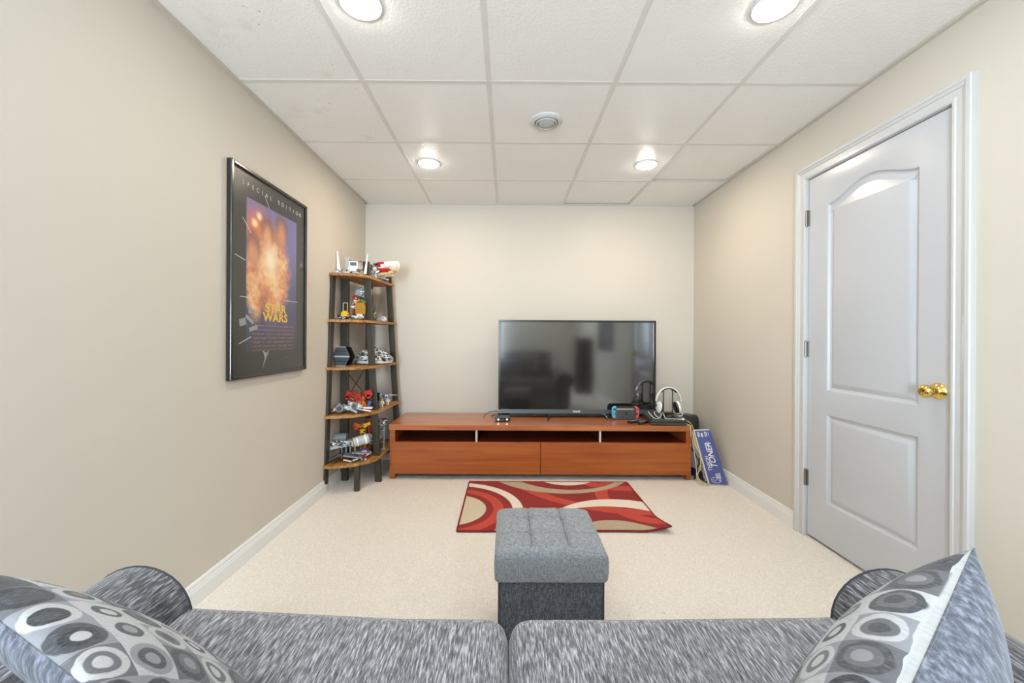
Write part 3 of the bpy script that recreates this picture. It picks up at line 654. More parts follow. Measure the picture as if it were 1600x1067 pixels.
# black box games console
cr = -0.09
o = thing('game_console_box', 'flat dark grey two-layer console under the headset stand', 'game console', (1.313, 3.375, SZ), cr)
for z0, z1, y0 in ((0.004, 0.024, -0.150), (0.028, 0.053, -0.156)):
    b = MB(); b.hexa([(-0.138, y0 + 0.012, z0), (0.138, y0 + 0.012, z0), (0.138, 0.155, z0), (-0.138, 0.155, z0), (-0.138, y0, z1), (0.138, y0, z1), (0.138, 0.155, z1), (-0.138, 0.155, z1)])
    b.build('upper_slab' if z0 > 0.01 else 'lower_slab', M['greyp'], o, bev=0.002, local=True)
MB().bb((-0.133, -0.13, 0.0235), (0.133, 0.15, 0.0285)).build('slot_groove', M['blackg'], o, local=True)
for x in (-0.1, 0.1):
    for y in (-0.1, 0.1): MB().cyl((x, y, 0.002), 0.012, 0.004, 'Z', 12).build('foot', M['blackp'], o, local=True)

ZT = SZ + 0.053
o = thing('headset_stand', 'black hoop headset stand with arched foot on the console', 'stand', (1.318, 3.30, ZT))
pts = [(-0.05 + 0.1 * k / 14, 0.004 + 0.030 * math.sin(PI * (0.04 + 0.92 * k / 14))) for k in range(15)]
b = MB(); b.prism(pts + [(x, z - 0.005) for x, z in reversed(pts)], lambda p, t: V((1.318 + p[0], 3.255 + t, ZT + p[1])), 0.09); b.build('arched_foot', M['blackp'], o, 30)
hp = [(-0.037, 0.03)] + [(-0.037, 0.2)] + [(-0.037 + 0.02 - 0.02 * math.cos(a), 0.215 + 0.022 * math.sin(a)) for a in (0.3, 0.7, 1.1, 1.5)] + [(0.037 - 0.02 + 0.02 * math.cos(a), 0.215 + 0.022 * math.sin(a)) for a in (1.5, 1.1, 0.7, 0.3)] + [(0.037, 0.2), (0.037, 0.03)]
MB().tube([(1.318 + x, 3.30, ZT + z) for x, z in hp], 0.0055, 10).build('hoop', M['greyp'], o, 60)
MB().rbox((1.318, 3.30, ZT + 0.037), (0.085, 0.05, 0.014), 0.006, 6).build('collar', M['blackp'], o, 60)

o = thing('headset', 'white and black over-ear headset hanging on the hoop stand', 'headphones', (1.325, 3.30, ZT + 0.04))
arc = [(1.322 + 0.1 * math.cos(a), 3.302, ZT + 0.125 + 0.122 * math.sin(a)) for a in [PI * (0.02 + 0.96 * k / 24) for k in range(25)]]
b = MB(); ring_ = []
for x, y, z in arc:
    d = V((x - 1.322, 0, (z - ZT - 0.125))).normalized(); ring_.append([b.bm.verts.new(V((x, y, z)) + d * q[0] + V((0, q[1], 0))) for q in ((0.004, -0.013), (0.004, 0.013), (-0.004, 0.013), (-0.004, -0.013))])
for A_, B_ in zip(ring_, ring_[1:]):
    for k in range(4): b.bm.faces.new((A_[k], A_[(k + 1) % 4], B_[(k + 1) % 4], B_[k]))
b.bm.faces.new(ring_[0]); b.bm.faces.new(ring_[-1]); b.build('headband', TM['white'], o, 40, bev=0.001)
inn = [(1.322 + 0.09 * math.cos(a), 3.302, ZT + 0.125 + 0.112 * math.sin(a)) for a in [PI * (0.25 + 0.5 * k / 16) for k in range(17)]]
MB().tube(inn, 0.006, 8).build('head_pad', M['blackp'], o, 60)
for s in (-1, 1):
    cx_ = 1.322 + s * 0.078
    MB().lathe([(0, 0.016), (0.028, 0.016), (0.048, 0.008), (0.050, -0.004), (0.046, -0.010), (0, -0.010)], (cx_, 3.302, ZT + 0.085), 'X' if s > 0 else '-X', 24, (0, s * -0.18, 0)).build('ear_shell', TM['white'], o, 50)
    MB().lathe([(0, -0.026), (0.024, -0.026), (0.044, -0.022), (0.047, -0.010), (0, -0.008)], (cx_, 3.302, ZT + 0.085), 'X' if s > 0 else '-X', 24, (0, s * -0.18, 0)).build('ear_pad', M['blackp'], o, 50)
MB().tube([(1.41, 3.295, ZT + 0.06), (1.425, 3.27, ZT + 0.035), (1.405, 3.24, ZT + 0.025), (1.375, 3.225, ZT + 0.028)], 0.004, 8).build('microphone_boom', TM['white'], o, 60)

cable('cable', [(1.29, 3.33, ZT + 0.05), (1.24, 3.31, ZT + 0.10), (1.21, 3.29, ZT + 0.085), (1.215, 3.27, ZT + 0.05), (1.25, 3.25, ZT + 0.03), (1.275, 3.27, ZT + 0.012), (1.235, 3.30, ZT + 0.006), (1.21, 3.33, ZT + 0.03), (1.19, 3.31, ZT + 0.06), (1.205, 3.27, ZT + 0.012), (1.26, 3.25, ZT + 0.005), (1.29, 3.28, ZT + 0.03)], 0.0045, M['blackp'], 'bunched thick black cable on the left of the flat console')
cable('cable', [(1.16, 3.31, ZT + 0.045), (1.185, 3.25, ZT + 0.008), (1.215, 3.235, ZT + 0.006), (1.245, 3.25, ZT + 0.035), (1.225, 3.28, ZT + 0.052), (1.195, 3.27, ZT + 0.048), (1.205, 3.245, ZT + 0.02), (1.235, 3.235, ZT + 0.006)], 0.003, M['cable_w'], 'pale looped wire lying among the black cable on the console')
cable('cable', [(1.27, 3.30, ZT + 0.045), (1.268, 3.262, ZT + 0.035), (1.275, 3.235, ZT + 0.005), (1.315, 3.222, ZT + 0.005), (1.36, 3.215, ZT + 0.004), (1.385, 3.2075, ZT + 0.004), (1.402, 3.2, ZT + 0.003)], 0.003, M['cable_w'], 'white cable with a round plug lying across the flat console')
MB().cyl((1.40, 3.202, ZT + 0.0085), 0.0085, 0.012, 'Y', 12).build('plug', TM['white'], bpy.data.objects['cable.004'], 40)
cable('cable', [(1.335, 3.255, ZT + 0.02), (1.32, 3.235, ZT + 0.004), (1.35, 3.216, ZT + 0.003), (1.375, 3.212, ZT + 0.003), (1.37, 3.195, ZT - 0.008), (1.345, 3.188, ZT - 0.02)], 0.0022, M['blackp'], 'thin dark lead drooping over the front of the flat console')

for i, (x, y, rz, lab) in enumerate(((1.075, 3.355, -1.05, 'long black remote control behind the other, below the dock'), (1.118, 3.315, -0.85, 'short black remote control nearest the flat console'))):
    o = thing('remote_control', lab, 'remote', (x, y, SZ), rz, 'remotes on the console'); Lr = (0.17, 0.12)[i]
    MB().rbox((0, 0, 0.010), (0.042, Lr, 0.018), (0.010, 0.014, 0.006), 6).build('case', M['blackp'], o, 50, local=True)
    k0 = None
    for r in range(7 - 2 * i):
        for c in range(3): MB().cyl((-0.011 + 0.011 * c, -Lr / 2 + 0.026 + 0.017 * r, 0.0195), 0.0035, 0.003, 'Z', 8).build('button', TM['red'] if r == 6 and c == 0 else M['grey_l'], o, local=True)

o = thing('speaker', 'dark rounded cylindrical speaker standing between console and right wall', 'speaker', (1.605, 3.575, 0))
MB().lathe([(0, 0.004), (0.078, 0.004), (0.086, 0.02), (0.089, 0.12), (0.089, 0.40), (0.085, 0.44), (0.074, 0.458), (0.05, 0.464), (0, 0.464)], (1.605, 3.575, 0), seg=48).build('cloth_body', M['speaker'], o, 60)
MB().lathe([(0.091, 0), (0.091, 0.018), (0, 0.018)], (1.605, 3.575, 0), seg=40).build('base_ring', M['blackp'], o, 50)
MB().lathe([(0, 0.4655), (0.045, 0.4655), (0.048, 0.4635)], (1.605, 3.575, 0), seg=32).build('top_disc', M['greyp'], o, 50)

# ------------------------------------------------------------------ toner carton
o = thing('toner_carton', 'tall blue and white toner carton leaning against the console end', 'box', (1.62, 3.25, 0))
bl, br, tl, trr = V((1.572, 3.140, 0.004)), V((1.716, 3.120, 0.004)), V((1.500, 3.245, 0.402)), V((1.626, 3.225, 0.412))
dp, dq = V((-0.045, 0.22, 0.0)), V((0.0, 0.035, -0.004))
MB().hexa([bl, br, br + dp, bl + dp, tl, trr, trr + dq, tl + dq]).build('carton', M['white_c'], o, bev=0.006)
ux, uy = (br - bl).normalized(), (tl - bl).normalized(); nn = ux.cross(uy).normalized(); off = nn * 0.0012
def on(u, v): return bl.lerp(br, u).lerp(tl.lerp(trr, u), v)
q = [on(u, v) + off for u, v in ((0.07, 0.012), (0.985, 0.012), (0.985, 0.985), (0.07, 0.985))]
fr = MB(); fr.hexa([p - off * 0.9 for p in q] + q); fp = fr.build('front_print', M['blue_c'], o)
up = (on(0.5, 1) - on(0.5, 0)).normalized(); rt = (on(1, 0.5) - on(0, 0.5)).normalized()
def ftxt(name, body, u, v, size, **k): return text(name, body, size, M['letter'], fp, frame(on(u, v) + off * 1.6, up, -rt), **k)
ftxt('lettering', 'TONER', 0.60, 0.53, 0.062, bold=0.0012, shear=0.2, sx=0.95)
ftxt('lettering', 'THICH', 0.33, 0.375, 0.038, shear=0.2, bold=0.0006)
ftxt('lettering', 'inc.', 0.60, 0.735, 0.036, shear=0.2)
lg = MB()
for k in range(5): c_ = on(0.52 + 0.055 * k, 0.16); lg.tube([c_ + off * 1.5 - up * 0.018, c_ + off * 1.5 + up * (0.016 + 0.002 * k)], 0.0022, 6)
lg.tube([on(0.44 + 0.30 * math.cos(a) * 0.8 + 0.02, 0.085 + 0.05 * math.sin(a)) + off * 1.5 for a in [2 * PI * k / 20 for k in range(20)]], 0.002, 6, True)
lg.tube([on(0.30, 0.10) + off * 1.5, on(0.40, 0.065) + off * 1.5, on(0.52, 0.11) + off * 1.5, on(0.62, 0.07) + off * 1.5, on(0.70, 0.105) + off * 1.5], 0.002, 6)
lg.build('script_emblem', M['letter'], fp)
pb = MB()
for u, v0, v1, wd in ((0.20, 0.87, 0.96, 0.05), (0.27, 0.87, 0.95, 0.04), (0.42, 0.865, 0.94, 0.10), (0.60, 0.87, 0.965, 0.04), (0.68, 0.87, 0.955, 0.05), (0.80, 0.865, 0.95, 0.03)):
    qs = [on(a, b_) + off * 1.3 for a, b_ in ((u - wd / 2, v0), (u + wd / 2, v0), (u + wd / 2, v1), (u - wd / 2, v1))]; pb.hexa([p - off * 0.25 for p in qs] + qs)
pb.build('print_block', M['letter'], fp)
# printed left flank
def fl_(u, v): return bl.lerp(bl + dp, u).lerp(tl.lerp(tl + dq, u), v)
ln = (dp.normalized().cross((tl - bl).normalized())); ln = ln if ln.x < 0 else -ln; ln.normalize()
sp = MB(); qs = [fl_(a, b_) + ln * 0.0015 for a, b_ in ((0.02, 0.02), (0.92, 0.02), (0.92, 0.20), (0.02, 0.20))]; sp.hexa([p - ln * 0.001 for p in qs] + qs)
qs = [fl_(a, b_) + ln * 0.0015 for a, b_ in ((0.02, 0.2), (0.24, 0.2), (0.24, 0.66), (0.02, 0.66))]; sp.hexa([p - ln * 0.001 for p in qs] + qs); sd = sp.build('side_print', M['navy'], o)
text('lettering', 'THICH TONER', 0.038, M['letter'], sd, frame(fl_(0.13, 0.34) + ln * 0.003, -(tl - bl).normalized(), -dp.normalized()), bold=0.0005)
cable('cable', [(1.43, 3.51, SZ + 0.03), (1.465, 3.49, SZ + 0.024), (1.50, 3.45, SZ + 0.012), (1.55, 3.42, 0.425), (1.58, 3.41, 0.36), (1.585, 3.41, 0.2)], 0.004, M['cable_y'], 'pale yellow cable running from the console down behind the carton')
cable('cable', [(1.497, 3.30, 0.40), (1.493, 3.225, 0.36), (1.496, 3.20, 0.29), (1.520, 3.17, 0.23), (1.515, 3.15, 0.14), (1.497, 3.16, 0.07), (1.51, 3.135, 0.03), (1.545, 3.12, 0.012), (1.57, 3.118, 0.006)], 0.0045, M['cable_y'], 'pale yellow cable hanging in front of the carton flank')
cable('cable', [(1.40, 3.36, SZ + 0.03), (1.462, 3.245, SZ + 0.008), (1.470, 3.228, SZ - 0.02), (1.474, 3.2255, 0.36), (1.484, 3.224, 0.33), (1.498, 3.224, 0.24), (1.505, 3.20, 0.12), (1.50, 3.17, 0.03), (1.53, 3.13, 0.006)], 0.0028, M['cable_w'], 'white cable dropping over the right front corner of the console')
cable('cable', [(1.515, 3.42, 0.34), (1.512, 3.30, 0.25), (1.512, 3.22, 0.20), (1.522, 3.19, 0.16), (1.510, 3.20, 0.10), (1.52, 3.21, 0.05), (1.51, 3.25, 0.008)], 0.006, M['blackp'], 'thick black cable bunched between console and carton')

# ================================================================== RUG
rx0, rx1, ry0, ry1 = -0.283, 0.945, 2.36, 3.167
def rugz(x, y):
    d = max(0, (x - (rx1 - 0.16)) / 0.16) * max(0, ((ry0 + 0.22) - y) / 0.22)
    return 0.035 * d ** 1.5
def rugp(u, v, z):
    x = rx0 + (rx1 - rx0) * u; y = ry0 + (ry1 - ry0) * v
    if v < 0.3: y += 0.022 * math.sin(u * 3.0) * (0.3 - v) / 0.3 * (u > 0.3) * (u - 0.3)
    k = max(0, u - 0.8) / 0.2 * max(0, 0.25 - v) / 0.25
    return V((x + 0.02 * k, y - 0.005 * k, z + rugz(x, y)))
o = thing('area_rug', 'red rug with cream and tan swirls in front of the console', 'rug', (rx0, ry0, 0))
b = MB(); n = 40; m_ = 28
top = b.grid(n, m_, lambda u, v: rugp(u, v, 0.011)); bot = b.grid(n, m_, lambda u, v: rugp(u, v, 0.002))
for i in range(n): b.bm.faces.new((top[i][0], top[i + 1][0], bot[i + 1][0], bot[i][0])); b.bm.faces.new((top[i][m_], top[i + 1][m_], bot[i + 1][m_], bot[i][m_]))
for j in range(m_): b.bm.faces.new((top[0][j], top[0][j + 1], bot[0][j + 1], bot[0][j])); b.bm.faces.new((top[n][j], top[n][j + 1], bot[n][j + 1], bot[n][j]))
b.build('pile', M['rug'], o, 50)
per = [rugp(k / 40, 0, 0.0085) for k in range(40)] + [rugp(1, k / 28, 0.0085) for k in range(28)] + [rugp(1 - k / 40, 1, 0.0085) for k in range(40)] + [rugp(0, 1 - k / 28, 0.0085) for k in range(28)]
MB().tube(per, 0.006, 6, True).build('bound_edge', M['rug_e'], o, 60)

# ================================================================== OTTOMAN
o = thing('storage_ottoman', 'square grey linen storage ottoman with a tufted lid', 'ottoman', (0.155, 1.53, 0))
ox, oy, hw = 0.155, 1.527, 0.190
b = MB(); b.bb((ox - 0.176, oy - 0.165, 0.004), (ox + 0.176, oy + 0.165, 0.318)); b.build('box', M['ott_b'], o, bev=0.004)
for x in (ox - 0.176, ox + 0.176): MB().tube([(x, oy - 0.165, 0.006), (x, oy - 0.165, 0.317)], 0.003, 6).build('corner_seam', M['piping'], o)
def lid(u, v):
    x = 2 * u - 1; y = 2 * v - 1
    e = max(abs(x), abs(y)); z = 0.105 + 0.0
    edge = (1 - abs(x) ** 7) * (1 - abs(y) ** 7)
    h = 0.085 + 0.034 * edge ** 0.5
    for g in (-1 / 3, 1 / 3):
        h -= 0.011 * math.exp(-((x - g) / 0.036) ** 2) * edge; h -= 0.011 * math.exp(-((y - g) / 0.036) ** 2) * edge
        for g2 in (-1 / 3, 1 / 3): h -= 0.014 * math.exp(-(((x - g) ** 2 + (y - g2) ** 2) / 0.010)) * edge
    h += 0.004 * math.cos(x * 3 * PI) * math.cos(y * 3 * PI) * edge
    px = x * (hw - 0.004 * (abs(y) > 0.98)); py = y * (0.178 - 0.004 * (abs(x) > 0.98))
    return V((ox + px, oy + py, 0.318 + h))
b = MB(); n = 66; tp = b.grid(n, n, lid)
ring = [tp[i][0] for i in range(n)] + [tp[n][j] for j in range(n)] + [tp[n - i][n] for i in range(n)] + [tp[0][n - j] for j in range(n)]
for (dz, gr) in ((0.385, 1.012), (0.35, 1.010), (0.326, 1.0), (0.319, 0.985)):
    nr = [b.bm.verts.new((ox + (v.co.x - ox) * gr / (1 if dz == 0.385 else 1), oy + (v.co.y - oy) * gr, dz)) for v in ([tp[i][0] for i in range(n)] + [tp[n][j] for j in range(n)] + [tp[n - i][n] for i in range(n)] + [tp[0][n - j] for j in range(n)])]
    for k in range(len(nr)): b.bm.faces.new((ring[k], ring[(k + 1) % len(nr)], nr[(k + 1) % len(nr)], nr[k]))
    ring = nr
b.bm.faces.new(ring)
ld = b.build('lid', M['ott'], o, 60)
for g in (-1 / 3, 1 / 3):
    MB().tube([lid((g + 1) / 2, 0.12 + 0.76 * k / 60) + V((0, 0, 0.0002)) for k in range(61)], 0.0007, 6).build('seam', M['piping'], ld, 60)
    MB().tube([lid(0.05 + 0.9 * k / 60, (g + 1) / 2) + V((0, 0, 0.0004)) for k in range(61)], 0.001, 6).build('seam', M['piping'], ld, 60)
for g in (-1 / 3, 1 / 3):
    for g2 in (-1 / 3, 1 / 3):
        z = lid((g + 1) / 2, (g2 + 1) / 2).z
        MB().lathe([(0.010, -0.002), (0.009, 0.003), (0.005, 0.005), (0, 0.0055)], (ox + g * hw, oy + g2 * 0.178, z), seg=14).build('tuft_button', M['ott'], ld, 60)

# ================================================================== SOFA (seen from over its back)
o = thing('sofa', 'heather grey sofa with two seat cushions and rolled arms', 'sofa', (0.015, 0.4, 0))
ZS = 0.494
for xa, xb, cr_ in ((-0.737, 0.0075, 0.012), (0.0085, 0.772, 0.006)):
    b = MB(); b.rbox(((xa + xb) / 2, 0.60, ZS - 0.088), (xb - xa, 0.712, 0.176), (0.045, 0.05, 0.05), 18, (0, 0.006, cr_)); 
    for v in b.bm.verts:
        k = (v.co.x - xa) / (xb - xa); k = (1 - k) if xa < -0.1 else k
        if v.co.z > ZS - 0.12: v.co.z += (0.024 if xa < -0.1 else 0.008) * max(0, k - 0.35) ** 1.0 / 0.65 + 0.012 * max(0, k - 0.93) / 0.07 - 0.05 * max(0, 0.88 - v.co.y) / 0.63
    b.build('seat_cushion', M['sofa'], o, 60)
    sx_ = [(xa + 0.03, 0.935), ((xa + xb) / 2, 0.952), (xb - 0.03, 0.935)]
b = MB(); b.bb((-0.75, 0.02, 0.10), (0.785, 0.925, 0.31)); b.build('base', M['sofa'], o, bev=0.01)
for sgn, xin in ((-1, -0.742), (1, 0.777)):
    pr = [(0, 0.10), (0, 0.46)]
    cxr, czr, rr, rz_ = 0.118, 0.475, 0.128, 0.118
    for k in range(21):
        a = PI - (PI + 0.5) * k / 20; pr.append((cxr + 0.124 * math.cos(a), czr + rz_ * math.sin(a)))
    pr += [(0.20, 0.40), (0.20, 0.10)]
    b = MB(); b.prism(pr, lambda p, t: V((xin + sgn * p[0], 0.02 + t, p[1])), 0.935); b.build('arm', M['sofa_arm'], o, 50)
    MB().tube([(xin + sgn * p[0], 0.955, p[1]) for p in pr[1:-1]], 0.0026, 8).build('arm_piping', M['piping'], o, 60)
b = MB(); b.rbox((0.0175, 0.105, 0.44), (1.5, 0.20, 0.66), (0.05, 0.06, 0.08), 12, (0, 0.01, 0.01)); b.build('backrest', M['sofa'], o, 60)
for x in (-0.9, 0.93):
    for y in (0.08, 0.88): MB().cyl((x, y, 0.05), 0.028, 0.1, 'Z', 14, 0.034).build('foot', M['post'], o, 40)

def pillow(name, label, T, e1, e2, N, s, h, group, front):
    T, e1, e2, N = V(T), V(e1), V(e2), V(N)
    ce_ = T + e1 * s / 2 + e2 * s / 2 
    o = thing(name, label, 'pillow', ce_ , 0, group)
    def pt(u, v, sg, k=1.0):
        uu, vv = 2 * u - 1, 2 * v - 1
        th = h * math.sqrt(max(0, (1 - abs(uu) ** 2.5) * (1 - abs(vv) ** 2.5)))
        pu = uu * (1 - 0.06 * (1 - vv * vv)); pv = vv * (1 - 0.06 * (1 - uu * uu))
        return T + e1 * ((pu + 1) / 2 * s) + e2 * ((pv + 1) / 2 * s) + N * (sg * th * k)
    n = 40; NA = 400; acc = [0.0]
    for i in range(NA):
        xa, xb = -1 + 2 * i / NA, -1 + 2 * (i + 1) / NA
        acc.append(acc[-1] + math.hypot((xb - xa) * s / 2, h * (math.sqrt(max(0, 1 - abs(xb) ** 2.5)) - math.sqrt(max(0, 1 - abs(xa) ** 2.5)))))
    def arc(u): return acc[min(NA, int(round(u * NA)))] / acc[-1]
    for nm, sg, mt, k in (('front_cover', 1, front, 1.0), ('back_cover', -1, 'pil_b', 0.9)):
        b = MB(); b.grid(n, n, lambda u, v: pt(0.5 - 0.5 * math.cos(PI * u), 0.5 - 0.5 * math.cos(PI * v), sg, k))
        bmesh.ops.recalc_face_normals(b.bm, faces=b.bm.faces[:])
        uvl = b.bm.loops.layers.uv.new('UVMap'); b.bm.verts.index_update()
        for f in b.bm.faces:
            for l in f.loops:
                i = l.vert.index; a, c = divmod(i, n + 1); l[uvl].uv = (arc(0.5 - 0.5 * math.cos(PI * a / n)), arc(0.5 - 0.5 * math.cos(PI * c / n)))
        b.build(nm, M[mt], o, 80)
    edge = [pt(k / 20, 0, 0) for k in range(20)] + [pt(1, k / 20, 0) for k in range(20)] + [pt(1 - k / 20, 1, 0) for k in range(20)] + [pt(0, 1 - k / 20, 0) for k in range(20)]
    MB().tube(edge, 0.0012, 6, True).build('seam', M['pil_b'], o, 60)
    return o
pillow('throw_pillow', 'grey pillow with circle pattern in the left sofa corner', (-0.7767, 0.5443, 0.8227), (0.9288, -0.3479, -0.1279), (0.1411, 0.651, -0.7458), (0.3428, 0.6746, 0.6537), 0.403, 0.053, 'patterned throw pillows', 'pil')
pillow('throw_pillow', 'grey pillow with circle pattern upright in the right sofa corner', (0.5589, 0.4817, 0.8876), (-0.8235, -0.5539, -0.1229), (-0.0317, 0.2613, -0.9647), (-0.5665, 0.7905, 0.2328), 0.384, 0.085, 'patterned throw pillows', 'pil_r')

# ================================================================== POSTER
PY0, PY1, PZ0, PZ1 = 1.898, 2.618, 0.924, 1.970
o = thing('framed_poster', 'tall framed film poster with orange artwork on the left wall', 'poster', (XL, 2.258, PZ0))
fw = 0.018
for a, b_ in (((PY0, PZ0), (PY0 + fw, PZ1)), ((PY1 - fw, PZ0), (PY1, PZ1))): MB().bb((XL + 0.001, a[0], a[1]), (XL + 0.026, b_[0], b_[1])).build('frame_stile', M['frame'], o, bev=0.004)
for z in (PZ0, PZ1 - fw): MB().bb((XL + 0.001, PY0 + fw, z), (XL + 0.026, PY1 - fw, z + fw)).build('frame_rail', M['frame'], o, bev=0.004)
pp = MB().bb((0, 0, -0.003), (PY1 - PY0 - 0.02, PZ1 - PZ0 - 0.02, 0)).build('print', M['poster'], o, local=True)
pp.matrix_local = Matrix.Translation(-V((XL, 2.258, PZ0))) @ frame((XL + 0.012, PY0 + 0.01, PZ0 + 0.01), (0, 1, 0), (0, 0, 1))
def ptxt(nm, body, y, z, size, mt, **k):
    return text(nm, body, size, M[mt], o, frame((XL + 0.0135, y, z), (0, 1, 0), (0, 0, 1)), **k)
for k, ch in enumerate('SPECIAL EDITION'):
    if ch != ' ': ptxt('letter', ch, 1.999 + 0.549 * k / 14, 1.893, 0.032, 'letter')
ptxt('title_lettering', 'STAR\nWARS', 2.288, 1.262, 0.064, 'yellow_l', bold=0.0022, sx=1.32, spacing=1.04)
# pale generic craft shapes printed near the bottom
b = MB()
for (y, z, ly, lz, a) in ((2.00, 1.205, 0.05, 0.035, 0.2), (2.055, 1.22, 0.07, 0.018, -0.5), (2.085, 1.175, 0.07, 0.022, 0.25), (2.07, 1.262, 0.05, 0.02, 0.1)):
    b.box((XL + 0.0132, y, z), (0.0008, ly, lz), (a, 0, 0))
b.prism([(2.165, 0.965), (2.225, 1.06), (2.20, 1.045), (2.165, 1.06), (2.185, 1.02)], lambda p, t: V((XL + 0.0128 + t, p[0], p[1])), 0.0008)
b.build('printed_craft', M['grey_l'], o)
b = MB()
for (y, z, ly, a) in ((2.03, 1.69, 0.09, -0.75), (2.20, 1.86, 0.07, -0.9), (2.44, 1.345, 0.16, 0.02), (2.02, 1.115, 0.10, 0.35), (2.03, 1.33, 0.10, 0.0), (1.98, 1.52, 0.08, -0.2)): b.box((XL + 0.0132, y, z), (0.0006, ly, 0.0035), (a, 0, 0))
b.build('light_streak', M['letter'], o)
MB().bb((XL + 0.016, PY0 + 0.012, PZ0 + 0.012), (XL + 0.018, PY1 - 0.012, PZ1 - 0.012)).build('pane', M['glass'], o)

# ================================================================== LADDER SHELF
SH = thing('corner_ladder_shelf', 'tall five-tier ladder shelf with black legs in the left corner', 'shelf', (-1.275, 3.21, 0), -0.082)
def rad(z): return 0.318 - 0.063 * z
def lc(z): return 0.283 - 0.063 * z
ST = [0.206, 0.56, 0.91, 1.262, 1.608]
SEP = 0.45
for z in ST:
    r = rad(z); pts = [(-0.028, 0.0)] + [(-0.028 - 0.0 + (r + 0.028) * math.sin(a), -r * math.cos(a)) for a in [PI / 2 * k / 18 for k in range(19)]]
    b = MB(); b.prism(pts, lambda p, t: V((p[0], p[1], z - 0.02 + t)), 0.02); b.build('shelf_board', M['rustic'], SH, local=True, bev=0.001)
    MB().bb((-0.028, 0.001, z - 0.02), (r, SEP + 0.035, z)).build('shelf_board', M['rustic'], SH, local=True, bev=0.001)
def leg(name, f, zt, w_, d_):
    a, c = f(0), f(zt)
    b = MB(); b.hexa([(a[0] + i * w_ / 2, a[1] + j * d_ / 2, 0) for i, j in ((-1, -1), (1, -1), (1, 1), (-1, 1))] + [(c[0] + i * w_ / 2, c[1] + j * d_ / 2, zt) for i, j in ((-1, -1), (1, -1), (1, 1), (-1, 1))])
    return b.build(name, M['post'], SH, local=True, bev=0.002)
leg('leg', lambda z: (-0.014, -lc(z) + 0.012), 1.60, 0.024, 0.05)
leg('leg', lambda z: (0.0, 0.0), 1.60, 0.056, 0.03)
leg('leg', lambda z: (lc(z) - 0.005, -0.004), 1.725, 0.05, 0.024)
leg('leg', lambda z: (lc(z) - 0.005, SEP + 0.012), 1.725, 0.05, 0.024)
leg('leg', lambda z: (0.0, SEP), 1.60, 0.056, 0.03)
leg('leg', lambda z: (0.198, -0.205), 0.186, 0.036, 0.03)
for z0, z1 in ((0.60, 0.88), (0.88, 0.60)): MB().tube([(-0.015, 0.012, z0), (-0.015, SEP - 0.012, z1)], 0.0035, 6).build('brace', M['blackp'], SH, local=True)

# ------------------------------------------------------------------ brick-built models on the shelf (centimetres, x right, y away)
def toy(name, label, loc, rz, parts, cat='model'):
    o = thing(name, label, cat, loc, rz, 'brick models on the ladder shelf')
    for nm, colr, prims in parts:
        b = MB()
        for p in prims:
            k = p[0]; q = [v * 0.01 if isinstance(v, (int, float)) else 0 for v in p[1:7]]
            if k == 'b': b.box(q[:3], q[3:6], p[7] if len(p) > 7 else None)
            elif k in 'xyz': b.cyl(q[:3], q[3], q[4], k.upper(), 14, p[6] * 0.01 if len(p) > 6 and p[6] is not None else None, p[7] if len(p) > 7 else None)
            elif k == 's': b.lathe([(q[3] * math.sin(PI * i / 8), -q[3] * math.cos(PI * i / 8)) for i in range(9)], q[:3], 'Z', 14)
            elif k == 'g':   # scattered small plates inside a box: centre, size, count
                R_ = random.Random(int(p[7])); n_ = int(p[8]) if len(p) > 8 else 10
                for _ in range(n_):
                    c_ = [q[i] + (R_.random() - 0.5) * q[3 + i] for i in range(3)]
                    b.box(c_, [0.01 * R_.choice((0.8, 1.2, 1.6, 2.4)), 0.01 * R_.choice((0.8, 1.2, 1.6)), 0.01 * R_.choice((0.35, 0.6, 1.0))], (0, R_.uniform(-0.5, 0.5), R_.uniform(-0.6, 0.6)))
            elif k == 'd':   # plates laid over a dome: centre, radius, height, count, seed
                R_ = random.Random(int(p[7]))
                for _ in range(int(p[6])):
                    a_ = R_.uniform(0, 2 * PI); f_ = math.sqrt(R_.random()); rr_ = q[3] * f_
                    b.box((q[0] + rr_ * math.cos(a_), q[1] + rr_ * math.sin(a_), q[2] + q[4] * (1 - f_ ** 1.6)), [0.01 * R_.uniform(0.8, 3.0), 0.01 * R_.uniform(0.8, 2.4), 0.01 * R_.uniform(0.5, 1.3)], (0, 0.5 * f_ * math.cos(a_), a_ + R_.uniform(-0.3, 0.3)))
            elif k == 'p':   # prism: polygon in xz (cm), y centre, thickness
                pts, yc, th = p[1], p[2] * 0.01, p[3] * 0.01
                b.prism([(x * 0.01, z * 0.01) for x, z in pts], lambda P_, t: V((P_[0], yc - th / 2 + t, P_[1])), th)
        b.build(nm, TM[colr], o, 40, local=True, bev=0.0004, kind='stuff' if nm in ('plates', 'small_parts', 'white_plates', 'dark_parts') else None)
    return o
def at(lx, ly, z):  # shelf coordinates to room
    c, s = math.cos(-0.082), math.sin(-0.082)
    return (-1.275 + c * lx - s * ly, 3.21 + s * lx + c * ly, z + 0.0008)
Z1, Z2, Z3, Z4, Z5 = ST[4], ST[3], ST[2], ST[1], ST[0]
